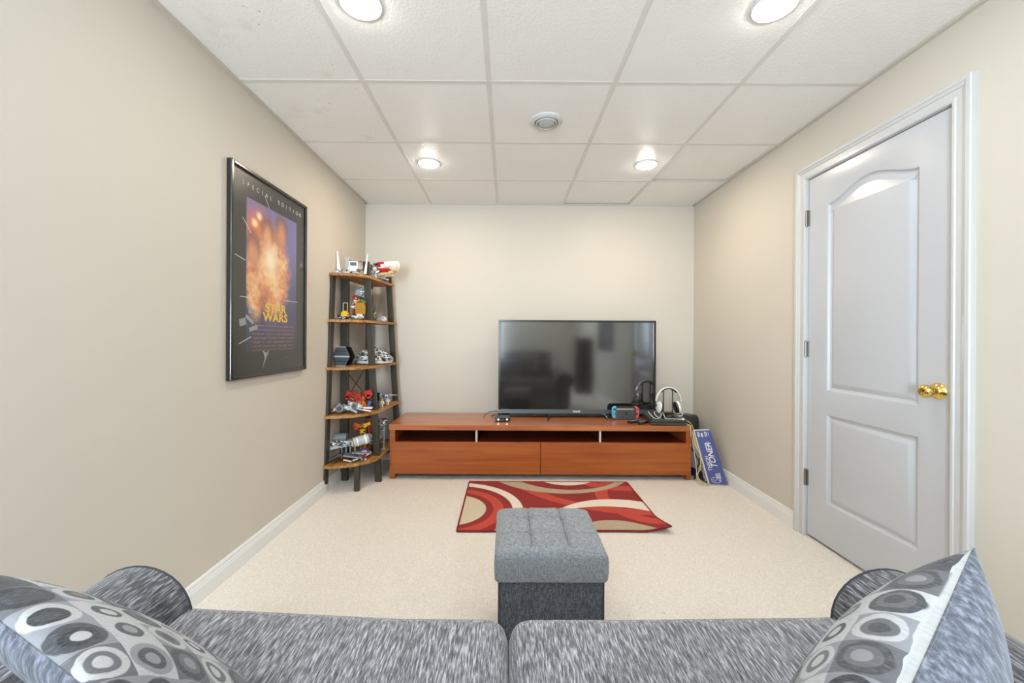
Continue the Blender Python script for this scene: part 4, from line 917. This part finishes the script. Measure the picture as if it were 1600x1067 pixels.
toy('winged_shuttle', 'white shuttle model with tall upright fins, left on the top shelf', at(0.085, -0.075, Z1), 0.1, [
    ('hull', 'white', [('b', 1, 0, 2.2, 9, 10, 2.6), ('b', 2, -4, 4.2, 6, 5, 2.2), ('b', -7, 0, 1.6, 8, 6, 2)]),
    ('cockpit', 'white', [('b', 3.2, -4.5, 6.6, 6.4, 5.5, 5.5), ('b', 3.2, -7.2, 3.2, 4.4, 1.2, 2.4)]),
    ('window', 'dgrey', [('b', 3.2, -7.3, 7.4, 4.4, 0.6, 2.4)]),
    ('tower', 'lgrey', [('b', -2.8, 0, 8, 3.2, 3, 11), ('b', -1.2, 0, 9, 1, 2, 8)]),
    ('fin', 'tan', [('p', [(-13.6, 0.5), (-12, 0.5), (-11.6, 10), (-12.6, 17.5), (-13.6, 14)], 2, 0.8)]),
    ('fin', 'white', [('p', [(-10.8, 0.5), (-6.8, 0.5), (-8.5, 6), (-10.2, 18.4), (-11.2, 18)], 0, 0.8)]),
    ('fin', 'white', [('p', [(9, 1), (11.2, 1), (12.2, 16.5), (11.8, 17)], 0, 0.7)]),
    ('red_stripe', 'red', [('b', -1.2, -1.2, 10, 0.6, 0.4, 5), ('b', 7, -4.6, 9.6, 4, 1, 0.6)]),
    ('plates', 'lgrey', [('g', -4, -3, 2.6, 14, 6, 2.4, 3, 16)]), ('small_parts', 'dgrey', [('g', 0, -5, 2.4, 16, 3, 2.6, 5, 12)])])
toy('long_cruiser', 'long red and white cruiser model jutting right off the top shelf', at(0.185, 0.20, Z1), -0.25, [
    ('stand', 'dgrey', [('b', -2, 0, 0.6, 8, 6, 1.2), ('b', -2, 0, 4, 2, 2, 7), ('b', 1, 0, 6.5, 5, 2, 1)]),
    ('hull', 'white', [('b', -3, 0, 9.5, 26, 5, 2.6, (0, 0.06, 0)), ('b', 9, 0, 10.4, 10, 7, 4, (0, 0.06, 0))]),
    ('engine', 'white', [('x', 13, -1, 11.6, 3.4, 11)]), ('engine', 'red', [('x', 8, -3.5, 7, 2.3, 9)]), ('nozzle', 'tan', [('x', 17, -2.5, 8, 3.0, 4, 2.2)]),
    ('spine', 'red', [('b', -5, -0.4, 11.8, 17, 3, 1.4, (0, 0.06, 0)), ('b', 3.4, -0.6, 13.2, 5, 3, 3), ('b', 5.6, -1, 12.4, 4, 3.4, 2.6, (0, 0.5, 0))]),
    ('side_tank', 'tan', [('b', 9, -2.6, 4.6, 14, 5, 2.4, (0, -0.15, 0)), ('b', 12, -2, 3, 8, 4, 2)]),
    ('plates', 'dgrey', [('g', -3, -3, 9.4, 20, 1.4, 2.4, 8, 20), ('g', -2, 0, 13.6, 12, 3, 1.2, 9, 10)]), ('gun', 'dred', [('b', -2, -3, 7, 4, 1.4, 1.4), ('x', -7, -3, 7.4, 0.5, 8)])])
toy('small_robot', 'small grey and black robot model under the red cruiser', at(0.195, 0.085, Z1), 0.2, [
    ('body', 'black', [('b', 0, 0, 5, 4, 3, 4), ('b', -0.6, 0, 9.4, 3.2, 2.6, 2)]), ('leg', 'lgrey', [('b', -1.6, 0, 1.6, 1.4, 2.6, 3.2, (0, 0.3, 0))]), ('leg', 'lgrey', [('b', 1.6, 0, 1.6, 1.4, 2.6, 3.2, (0, -0.3, 0))]),
    ('arm', 'white', [('b', -3, -1, 4.2, 3, 1.2, 1.2, (0, 0.5, 0)), ('b', 2.8, -1, 5, 3, 1.2, 1.2, (0, -0.5, 0))]), ('head', 'tan', [('b', 0.6, -0.6, 7.8, 2.6, 2, 1.4)]), ('small_parts', 'lgrey', [('g', 0, -2, 4.6, 6, 1, 5, 14, 16)])])
toy('small_fighter', 'small blue and white fighter model at right end of top shelf', at(0.165, 0.36, Z1), 0.3, [
    ('hull', 'lgrey', [('b', 0, 0, 1.6, 8, 3, 1.6, (0, 0.2, 0))]), ('wing', 'blue', [('b', 0.6, 1, 1.4, 7, 6, 0.6, (0, 0.15, 0))]), ('wing', 'lblue', [('b', 1, -2, 2.4, 7, 2, 0.6, (0, 0.15, 0))]), ('engine', 'white', [('x', 3, -1.6, 2.4, 0.9, 3)]), ('small_parts', 'dgrey', [('g', 0, -1.5, 2.6, 8, 2, 2, 21, 10)])])
# second shelf
toy('insect_craft', 'black and yellow craft model with tan hoop on second shelf', at(0.055, -0.10, Z2), 0, [
    ('hull', 'black', [('b', 0, 0, 1.4, 11, 5, 1.8), ('b', -4, -1, 2.6, 3, 3, 1.4, (0, 0.4, 0)), ('b', 4.6, -1, 2.2, 4, 3, 1.2, (0, -0.3, 0))]), ('canopy', 'yellow', [('b', -0.4, -1, 4.2, 4.6, 4, 3.2), ('b', -0.4, -1, 6.2, 3, 3, 1.2)]),
    ('hoop', 'tan', [('z', 0.6, 1, 10, 0.3, 6.4), ('z', -2.6, 1, 9.6, 0.3, 6.4), ('b', -1, 1, 13, 3.4, 0.6, 0.5)]), ('leg', 'dgrey', [('b', -6, -1, 1.4, 4, 0.8, 0.8, (0, -0.5, 0)), ('b', 6.4, -1, 1.2, 4, 0.8, 0.8, (0, 0.4, 0))]), ('small_parts', 'lgrey', [('g', 0, -2.4, 2, 12, 1, 2.4, 31, 14)])])
toy('gold_robot', 'gold and red-brown standing robot model on second shelf', at(0.140, -0.05, Z2), 0, [
    ('torso', 'gold', [('b', 0.6, 0, 9, 6.6, 4, 9), ('b', 0.6, -2.2, 10, 4, 0.8, 4)]), ('leg', 'dred', [('b', -4.2, -0.6, 7, 1.6, 2, 12, (0, 0.15, 0))]), ('leg', 'brown', [('b', -2.6, 0, 4, 1.4, 2, 8, (0, -0.1, 0)), ('b', 2.4, 0, 2.6, 1.6, 2, 5)]), ('shoulder', 'green', [('b', 3, -0.4, 14.6, 4, 3, 1.8, (0, 0.4, 0))]),
    ('arm', 'gold', [('b', -1.4, -2, 14.4, 5, 1.6, 1.4, (0, -0.5, 0)), ('b', 4, -1.6, 8, 1.6, 1.6, 7)]), ('head', 'dred', [('b', -3, 0, 17.6, 4, 3, 3), ('b', -4.6, -1, 16, 2, 1.4, 1.2)]), ('small_parts', 'white', [('g', -3.6, -2, 13, 3, 1.4, 8, 41, 10)])])
toy('box_walker', 'tall grey two-legged walker model with boxy head behind the gold robot', at(0.115, 0.075, Z2 + 0.0), -0.1, [
    ('head', 'grey', [('b', 0, 0, 22.5, 11, 8, 8, (0, 0.12, 0)), ('b', -4.6, -2.6, 20.4, 2.4, 4, 2)]), ('round_gun', 'lgrey', [('y', -1.6, -4.4, 22, 2.9, 1.6), ('y', -1.6, -5.4, 22, 1.5, 1.2)]), ('side_gun', 'lgrey', [('b', 5.8, -2.4, 21, 1.4, 3.4, 6, (0, 0.2, 0)), ('b', 6.4, -3, 17.6, 3, 1.2, 1)]),
    ('hip', 'dgrey', [('b', 0.6, 0, 16.6, 6, 5, 3.4)]), ('leg', 'grey', [('b', -1.8, 0, 12, 1.8, 2.4, 7, (0.3, 0, 0)), ('b', -1.8, -1, 5, 1.6, 2.4, 8, (-0.25, 0, 0)), ('b', -1.8, -0.6, 0.7, 3, 5, 1.4)]), ('leg', 'grey', [('b', 2.8, 0, 12, 1.8, 2.4, 7, (0.3, 0, 0)), ('b', 2.8, -1, 5, 1.6, 2.4, 8, (-0.25, 0, 0)), ('b', 2.8, -0.6, 0.7, 3, 5, 1.4)]),
    ('small_parts', 'white', [('g', 1, -4.4, 22.6, 9, 0.8, 7, 51, 14)]), ('plates', 'dgrey', [('g', 0, 0, 26.6, 9, 6, 0.6, 52, 10)])])
toy('white_rover', 'small white and grey rover model by front edge of second shelf', at(0.15, -0.105, Z2), 0, [
    ('hull', 'white', [('b', 0, 0, 2.2, 8, 4, 1.8), ('b', 1, 0.6, 3.6, 4, 3, 1.6)]), ('wheel', 'dgrey', [('y', -2.8, -2, 1.2, 1.2, 1)]), ('wheel', 'dgrey', [('y', 3, -2, 1.2, 1.2, 1)]), ('window', 'black', [('b', -1.2, -2, 3.6, 2, 0.5, 1)]), ('small_parts', 'tan', [('g', 2, -1.8, 2.4, 6, 1, 2.4, 61, 8)])])
toy('green_figure', 'small green standing figure model behind front leg, second shelf', at(0.205, 0.04, Z2), 0, [
    ('body', 'green', [('b', 0, 0, 5, 2.4, 2, 4), ('b', 0.4, 0, 8.4, 2, 1.8, 1.8)]), ('leg', 'brown', [('b', -0.7, 0, 1.5, 1, 1.6, 3)]), ('leg', 'brown', [('b', 0.8, 0, 1.5, 1, 1.6, 3)]), ('staff', 'black', [('b', 1.8, -1, 8, 0.6, 0.6, 6, (0, 0.2, 0))]), ('arm', 'tan', [('b', 1.6, -0.8, 5.6, 2.4, 0.8, 0.8, (0, -0.4, 0))])])
toy('grey_speeder', 'white and grey speeder model at right on second shelf', at(0.155, 0.27, Z2), 0.1, [
    ('hull', 'white', [('b', 0, 0, 2.6, 14, 5, 1.8, (0, 0.12, 0)), ('b', -5, -1, 3.8, 4, 3, 1.6, (0, 0.3, 0))]), ('wheel', 'lgrey', [('y', 5.4, -2.8, 2.4, 2.2, 1.4), ('y', 1.4, -2.8, 2, 1.9, 1.4)]), ('nose', 'dgrey', [('b', -3, -2.6, 1.6, 5, 1, 1.4)]), ('small_parts', 'dgrey', [('g', 0, -2.6, 3, 14, 1, 3, 71, 14)]), ('plates', 'lgrey', [('g', 1, 0, 4, 12, 4, 1.2, 72, 12)]), ('mast', 'green', [('b', -4, 0, 7, 3, 0.6, 0.8, (0, 0.6, 0))])])
# third shelf
hexp = [(7 * math.cos(a) * 1.06, 7.4 + 7.4 * math.sin(a)) for a in [PI / 3 * k for k in range(6)]]
def hx(s, z0=7.5): return [(7.2 * s * math.cos(PI / 3 * k), z0 + 8.4 * s * math.sin(PI / 3 * k)) for k in range(6)]
toy('hexagon_probe', 'dark hexagonal panel probe model at left on third shelf', at(0.04, -0.10, Z3), -0.12, [
    ('front_panel', 'dgrey', [('p', hx(0.97), -4, 0.8)]), ('panel_rim', 'lgrey', [('b', 0, -4.3, 14.7, 7.2, 1.2, 0.5), ('b', 0, -4.3, 0.35, 7.2, 1.2, 0.6)]), ('cross_bar', 'lgrey', [('b', 0, -4.6, 7.4, 13.4, 0.7, 1.2)]),
    ('groove', 'black', [('b', 0, -4.5, 11.2, 9.0, 0.3, 0.3), ('b', 0, -4.5, 3.8, 9.0, 0.3, 0.3)]), ('core', 'black', [('b', 0, 0, 7.4, 6, 8, 6)]), ('rear_panel', 'black', [('p', hx(0.97), 4, 0.8)])])
toy('domed_freighter', 'broad white and grey domed freighter model on third shelf', at(0.150, 0.20, Z3), -0.25, [
    ('hull', 'white', [('z', 0, 0, 2.0, 15, 2.4, 16.0), ('z', 0, 0, 5.2, 15.4, 4.2, 10.5), ('z', 1, 0, 8.6, 9.8, 3.4, 6)]), ('rim', 'dgrey', [('z', 0, 0, 3.3, 15.8, 0.8)]), ('nose', 'white', [('b', -13, -6, 3, 9, 4, 2.6, (0, -0.2, 0.5)), ('b', -12, -10, 2.4, 7, 3, 2, (0, -0.1, 0.5))]), ('turret', 'lgrey', [('z', 2, -2, 11, 2.2, 1.6), ('b', 6, -5, 9, 2, 3, 1.6)]),
    ('plates', 'lgrey', [('d', 0, 0, 3.2, 15.6, 9.6, 90, 81)]), ('small_parts', 'dgrey', [('d', 0, 0, 3.4, 15.6, 9.8, 60, 83)]), ('white_plates', 'white', [('d', 0, 0, 3.6, 15.4, 10, 110, 85)]), ('dark_parts', 'black', [('d', 0, 0, 3.6, 15.8, 9.8, 34, 88)]), ('red_mark', 'dred', [('d', 0, 0, 3.7, 15.4, 9.8, 14, 86)])])
# fourth shelf
toy('twin_engine_ship', 'white ship model with round grey engines at front of fourth shelf', at(0.10, -0.15, Z4), 0.12, [
    ('hull', 'white', [('b', 2, 0, 4.2, 16, 6, 3), ('b', -10, -1, 2.8, 12, 3.4, 2, (0, -0.22, 0)), ('b', 5, 0, 6.4, 7, 4, 2, (0, 0.2, 0))]), ('wing', 'white', [('b', 12, -2, 4.4, 12, 3, 1.2, (0, 0.06, 0)), ('b', 13, -3, 2.6, 9, 2, 0.8, (0, 0.2, 0))]), ('wing', 'lgrey', [('b', 4, -3.4, 3.0, 8, 2.6, 1.4, (0, 0.5, 0))]),
    ('engine', 'grey', [('y', -4.8, -3.2, 4.4, 2.9, 5, 2.6)]), ('engine', 'grey', [('y', 5.4, -1.6, 6, 2.4, 4, 2.1)]), ('nozzle', 'dgrey', [('y', -4.8, -6, 4.4, 1.8, 1), ('y', 5.4, -4, 6, 1.4, 1)]), ('small_parts', 'dgrey', [('g', 0, -3.4, 4.6, 22, 1.4, 4.4, 91, 26)]), ('plates', 'lgrey', [('g', 0, -2, 5.6, 18, 4, 3, 92, 22)]), ('skid', 'black', [('b', 10.4, -4, 0.7, 3.6, 1, 1.2)]), ('red_stripe', 'dred', [('b', 13.6, -3.6, 5.3, 8, 0.5, 0.4), ('g', -6, -3, 3, 12, 1, 1, 93, 5)])])
toy('red_mech', 'bulky red and orange crouching robot model on fourth shelf', at(0.150, -0.075, Z4), 0, [
    ('torso', 'red', [('b', 0.6, 0, 11, 7, 5, 6), ('b', 0.6, -2.4, 12, 4, 1.4, 3)]), ('shoulder', 'red', [('b', -6.6, 0, 13, 5.4, 5, 5, (0, 0.3, 0)), ('b', -8, -1, 10.6, 3, 3, 3)]), ('shoulder', 'red', [('b', 7, 0, 14, 4.6, 5, 4.6, (0, -0.3, 0)), ('b', 8, -1, 11.6, 2.6, 3, 3)]), ('head', 'dred', [('b', -2.6, -1.4, 14.6, 3.4, 3, 3)]),
    ('leg', 'orange', [('b', -3, -0.6, 5, 2.6, 3, 6.6, (0, 0.35, 0)), ('b', -2.4, -1, 1.4, 3, 4, 2.6)]), ('leg', 'orange', [('b', 4.4, -0.6, 5, 2.6, 3, 6.6, (0, -0.4, 0)), ('b', 6.4, -1, 1.4, 3, 4, 2.6)]), ('joint', 'gold', [('b', 0.6, -2.2, 7.4, 4, 2, 2), ('g', 0, -2.6, 11, 12, 1, 6, 101, 8)]), ('small_parts', 'dred', [('g', 0, -2.8, 11, 14, 1, 7, 102, 18)]), ('arm', 'blue', [('b', 8.6, -2, 6, 2, 2, 5, (0, 0.3, 0))])])
toy('grey_droid', 'pale grey domed robot model beside the red robot, fourth shelf', at(0.085, -0.02, Z4), 0, [
    ('body', 'lgrey', [('z', 0, 0, 6, 3, 7), ('z', 0, 0, 10.2, 3, 2, 1.8)]), ('leg', 'white', [('b', -3.6, 0, 4.4, 1.4, 2.4, 8.4)]), ('leg', 'white', [('b', 3.6, 0, 4.4, 1.4, 2.4, 8.4)]), ('foot', 'grey', [('b', 0, -1, 1, 2.4, 3.6, 2)]), ('panel', 'grey', [('g', 0, -3, 6.4, 4, 0.8, 6, 111, 8)])])
toy('blue_fighter', 'blue and pale grey long fighter model at right on fourth shelf', at(0.205, 0.20, Z4), -0.1, [
    ('hull', 'lblue', [('b', 0, 0, 8, 16, 4, 2.2, (0, -0.08, 0)), ('b', -3, -0.4, 9.6, 6, 3, 1.6, (0, -0.2, 0))]), ('wing', 'blue', [('b', 3, -2.6, 7.6, 10, 4, 0.7, (0, -0.08, 0))]), ('nose', 'lgrey', [('x', 11.5, 0, 9, 0.5, 7, 0.2), ('x', -8.6, -1, 7.6, 1.6, 3)]), ('stand', 'dgrey', [('b', 0, 0, 3.6, 1.2, 1.2, 7.2), ('b', 0, 0, 0.4, 5, 4, 0.8)]), ('small_parts', 'white', [('g', 0, -2.6, 8.6, 15, 1, 2.6, 121, 16)]), ('stripe', 'grey', [('b', 1, -2.2, 9.2, 9, 0.5, 0.5, (0, -0.08, 0))])])
toy('sword_figure', 'dark standing figure model with two blades on fourth shelf', at(0.235, 0.09, Z4), 0, [
    ('body', 'black', [('b', 0, 0, 8, 2.6, 2, 5), ('b', 0, 0, 11.4, 2, 1.8, 1.8)]), ('leg', 'dgrey', [('b', -0.8, 0, 2.8, 1.1, 1.8, 5.6)]), ('leg', 'dgrey', [('b', 0.9, 0, 2.8, 1.1, 1.8, 5.6)]), ('blade', 'black', [('b', -2.6, -0.6, 13, 0.5, 0.5, 9)]), ('blade', 'grey', [('b', 3.4, -0.6, 13.6, 0.5, 0.5, 7, (0, 0.5, 0))]), ('arm', 'grey', [('b', -1.8, -0.6, 9, 1, 1, 3.4, (0, 0.4, 0)), ('b', 2, -0.6, 9.4, 1, 1, 3.4, (0, -0.6, 0))])])
for i, (lx, ly, c1, c2, lab) in enumerate(((0.25, 0.05, 'teal', 'dgrey', 'small teal figure model beside the front leg, fourth shelf'), (0.245, 0.14, 'white', 'yellow', 'small white and yellow figure model, middle of fourth shelf right'), (0.25, 0.25, 'white', 'tan', 'small white and tan figure model at right end of fourth shelf'))):
    toy('mini_figure', lab, at(lx, ly, Z4), 0.2 * i, [('torso', c1, [('b', 0, 0, 3.6, 2, 1.2, 2.2)]), ('head', c2, [('z', 0, 0, 5.6, 0.8, 1.5)]), ('leg', c2, [('b', -0.6, 0, 1.2, 0.9, 1.2, 2.4)]), ('leg', c1, [('b', 0.6, 0, 1.2, 0.9, 1.2, 2.4)]), ('arm', c1, [('b', -1.5, -0.6, 3.6, 0.6, 0.8, 2.2, (0, 0.3, 0)), ('b', 1.5, -0.6, 3.6, 0.6, 0.8, 2.2, (0, -0.3, 0))])])
# bottom shelf
toy('grey_gunship', 'large grey gunship model with two drum engines on bottom shelf', at(0.085, -0.135, Z5 + 0.004), 0.1, [
    ('hull', 'lgrey', [('b', -1, -1, 11.4, 20, 7, 2.6, (0, -0.16, 0)), ('b', -9, -3, 9.6, 9, 5, 1.8, (0, -0.2, 0)), ('b', 4, 0, 13.6, 8, 6, 2, (0, -0.1, 0))]), ('engine', 'grey', [('x', -6, 4, 15.4, 3.4, 10)]), ('engine_cap', 'brown', [('x', -11.6, 4, 15.2, 2.4, 1.6), ('x', -12.4, 4, 15.2, 1.4, 1)]), ('engine', 'lgrey', [('x', 11, -3, 14.6, 3.6, 11, None, (0, -0.2, 0.35))]), ('engine_cap', 'tan', [('x', 5.4, -5.2, 12.6, 2.4, 1.0, None, (0, -0.2, 0.35))]),
    ('wing', 'dgrey', [('b', -6.5, -5.4, 3.6, 12, 7, 1.2, (0, -0.42, 0)), ('b', -3, -4, 5.4, 5, 5, 1, (0, -0.3, 0))]), ('wing', 'grey', [('b', 6, -5, 3.6, 13, 7, 1, (0, 0.16, 0)), ('b', 10, -4, 5.8, 9, 5, 1, (0, 0.05, 0))]), ('strut', 'grey', [('b', 0, -2, 7.4, 1, 1, 7), ('b', 3, -2, 7, 1, 1, 8), ('b', -3.6, 0, 6, 1, 1, 11), ('b', 6, 0, 7, 1.2, 1.2, 9)]), ('engine_strap', 'white', [('x', 14, -2.2, 15.2, 3.8, 1.4, None, (0, -0.2, 0.35)), ('x', 8.6, -4, 13.9, 3.75, 0.8, None, (0, -0.2, 0.35))]),
    ('small_parts', 'dgrey', [('g', -2, -4.6, 12.4, 18, 1.4, 3, 131, 20), ('g', 2, -6, 4.4, 16, 2, 2.4, 132, 14)]), ('plates', 'white', [('g', -2, -3.4, 12.8, 20, 4, 2.4, 133, 26)]), ('skid', 'white', [('b', 2.6, -7.6, 1.0, 6, 1.6, 0.8, (0, 0.25, 0)), ('b', 8, -7, 1.4, 4, 1.4, 0.8, (0, -0.3, 0))])])
toy('yellow_mech', 'yellow and red winged robot model behind the grey gunship', at(0.14, 0.02, Z5), 0, [
    ('torso', 'yellow', [('b', 0, 0, 20, 4, 3, 6), ('b', 2, -1, 23, 3, 2, 3)]), ('wing', 'orange', [('b', -4, 0, 22.6, 6, 1.6, 3, (0, 0.3, 0)), ('b', -5, 0, 20, 3, 1.4, 2)]), ('wing', 'yellow', [('b', 3.6, 0, 23.6, 5, 1.4, 2.4, (0, -0.4, 0))]), ('claw', 'red', [('b', -6.6, -1, 22.4, 2, 1.4, 1.6), ('b', 0.6, -1.6, 24.4, 2, 1.4, 1.2)]), ('leg', 'gold', [('b', -1.2, 0, 8.4, 1.4, 2, 17)]), ('leg', 'gold', [('b', 1.6, 0, 8.4, 1.4, 2, 17)]), ('small_parts', 'dred', [('g', 0, -2, 20, 8, 1, 6, 141, 12)])])
toy('dark_warrior', 'tall black and dark red figure model by front leg, bottom shelf', at(0.205, 0.07, Z5), 0, [
    ('cloak', 'black', [('b', 1, 0.4, 12, 4.6, 3, 22), ('b', 0.4, 0.4, 1.2, 5, 4, 2.4)]), ('torso', 'dred', [('b', -1.6, -1.4, 20, 3, 2, 8), ('b', -3.4, -1, 26.4, 5, 2, 2.4)]), ('head', 'dred', [('b', 0.6, -0.4, 26, 3.4, 3, 3.4)]), ('shoulder', 'red', [('b', 3.6, -0.6, 25.6, 4, 2.6, 2.4, (0, -0.3, 0))]), ('arm', 'orange', [('b', -3, -1.6, 19, 1, 1.2, 9)]), ('weapon', 'lgrey', [('b', -2.2, -2, 12, 3, 1, 7, (0, 0.4, 0)), ('g', -2, -2.4, 11, 4, 1, 8, 151, 9)]), ('base_plate', 'dgrey', [('b', 0, 0, 0.35, 8, 6, 0.7)])])
toy('purple_saucer', 'small purple and black saucer model on the bottom shelf', at(0.180, -0.065, Z5), 0, [
    ('dish', 'purple', [('z', 0, 0, 4.2, 5.6, 2, 3.6), ('z', 0, 0, 5.8, 3, 1.2, 1.8)]), ('skirt', 'black', [('z', 0, 0, 2.4, 5, 1.8, 5.8), ('z', 0, 0, 0.7, 2.6, 1.4)]), ('trim', 'tan', [('z', 0, 0, 3.3, 6.2, 0.5)]), ('small_parts', 'lgrey', [('g', 0, -4, 4.4, 7, 2, 1.4, 161, 8)])])
toy('white_bot', 'small white and red robot model on front edge of bottom shelf', at(0.215, -0.13, Z5), 0, [
    ('body', 'red', [('b', 0, 0, 2.6, 3.6, 2.4, 2.6)]), ('head', 'white', [('b', 0, 0, 5.4, 3.4, 2.6, 2.6), ('b', 0.4, -1.2, 5.4, 2, 0.6, 1)]), ('leg', 'white', [('b', -1.2, 0, 0.7, 1.2, 2, 1.4)]), ('leg', 'white', [('b', 1.4, 0, 0.7, 1.2, 2, 1.4)]), ('arm', 'lgrey', [('b', -3, -0.6, 3.6, 2.4, 1.2, 1.2, (0, 0.5, 0)), ('b', 3, -0.6, 4.2, 2.4, 1.2, 1.2, (0, -0.5, 0))]), ('small_parts', 'dred', [('g', 0, -1.6, 3, 5, 0.8, 3, 171, 8)])])
toy('tall_walker', 'tall grey spindly walker model at right on bottom shelf', at(0.235, 0.16, Z5), 0.1, [
    ('head', 'grey', [('b', 0, 0, 22, 7, 5, 4.4, (0, 0.15, 0)), ('b', -1, -2, 25, 4, 3, 2)]), ('gun', 'black', [('x', -4.6, -1.4, 23, 0.7, 4), ('b', 2.6, -2, 25.6, 3, 1, 1.2)]), ('leg', 'lgrey', [('b', -2, 0, 14, 1.5, 2, 12, (0, 0.06, 0)), ('b', -2.4, 0, 5, 1.3, 2, 9, (0, -0.08, 0)), ('b', -2.4, -0.6, 0.6, 3, 4, 1.2)]), ('leg', 'lgrey', [('b', 2, 0, 14, 1.5, 2, 12, (0, -0.06, 0)), ('b', 2, 0, 5, 1.3, 2, 9), ('b', 2, -0.6, 0.6, 3, 4, 1.2)]), ('small_parts', 'white', [('g', 0, -2.6, 22, 8, 1, 6, 181, 16), ('g', 0, -1.2, 12, 5, 1, 16, 182, 12)]), ('plates', 'teal', [('g', 0, -2.4, 20, 8, 1, 6, 183, 8)])])

# ------------------------------------------------------------------ behind the camera: what the dark screen mirrors
o = thing('sideboard', 'dark sideboard by the rear wall mirrored in the television', 'cabinet', (0.45, -2.2, 0))
MB().bb((-0.1, -2.45, 0.06), (1.0, -2.0, 0.78)).build('carcass', M['blackp'], o, bev=0.004)
MB().bb((-0.12, -2.47, 0.78), (1.02, -1.98, 0.81)).build('top', M['post'], o, bev=0.003)
for x in (-0.05, 0.95):
    for y in (-2.4, -2.05): MB().cyl((x, y, 0.03), 0.02, 0.06, 'Z', 10).build('leg', M['blackp'], o)
o = thing('storage_tower', 'tall narrow dark cabinet by the right wall mirrored in the television', 'cabinet', (1.56, -1.2, 0))
MB().bb((1.41, -1.36, 0.05), (1.71, -1.04, 1.12)).build('carcass', M['blackp'], o, bev=0.01)
MB().bb((1.40, -1.37, 1.12), (1.715, -1.03, 1.14)).build('top', M['post'], o, bev=0.003)
MB().bb((1.42, -1.35, 0), (1.70, -1.05, 0.05)).build('plinth', M['post'], o)
o = thing('framed_picture', 'dark framed picture on the right wall mirrored in the television', 'picture', (XR - 0.012, 0.0, 1.3))
MB().bb((XR - 0.010, -0.48, 0.95), (XR - 0.004, 0.48, 1.65)).build('print', M['post'], o)
for z in (0.92, 1.65): MB().bb((XR - 0.022, -0.51, z), (XR - 0.001, 0.51, z + 0.03)).build('frame_rail', M['frame'], o)
for y in (-0.51, 0.48): MB().bb((XR - 0.022, y, 0.95), (XR - 0.001, y + 0.03, 1.65)).build('frame_stile', M['frame'], o)
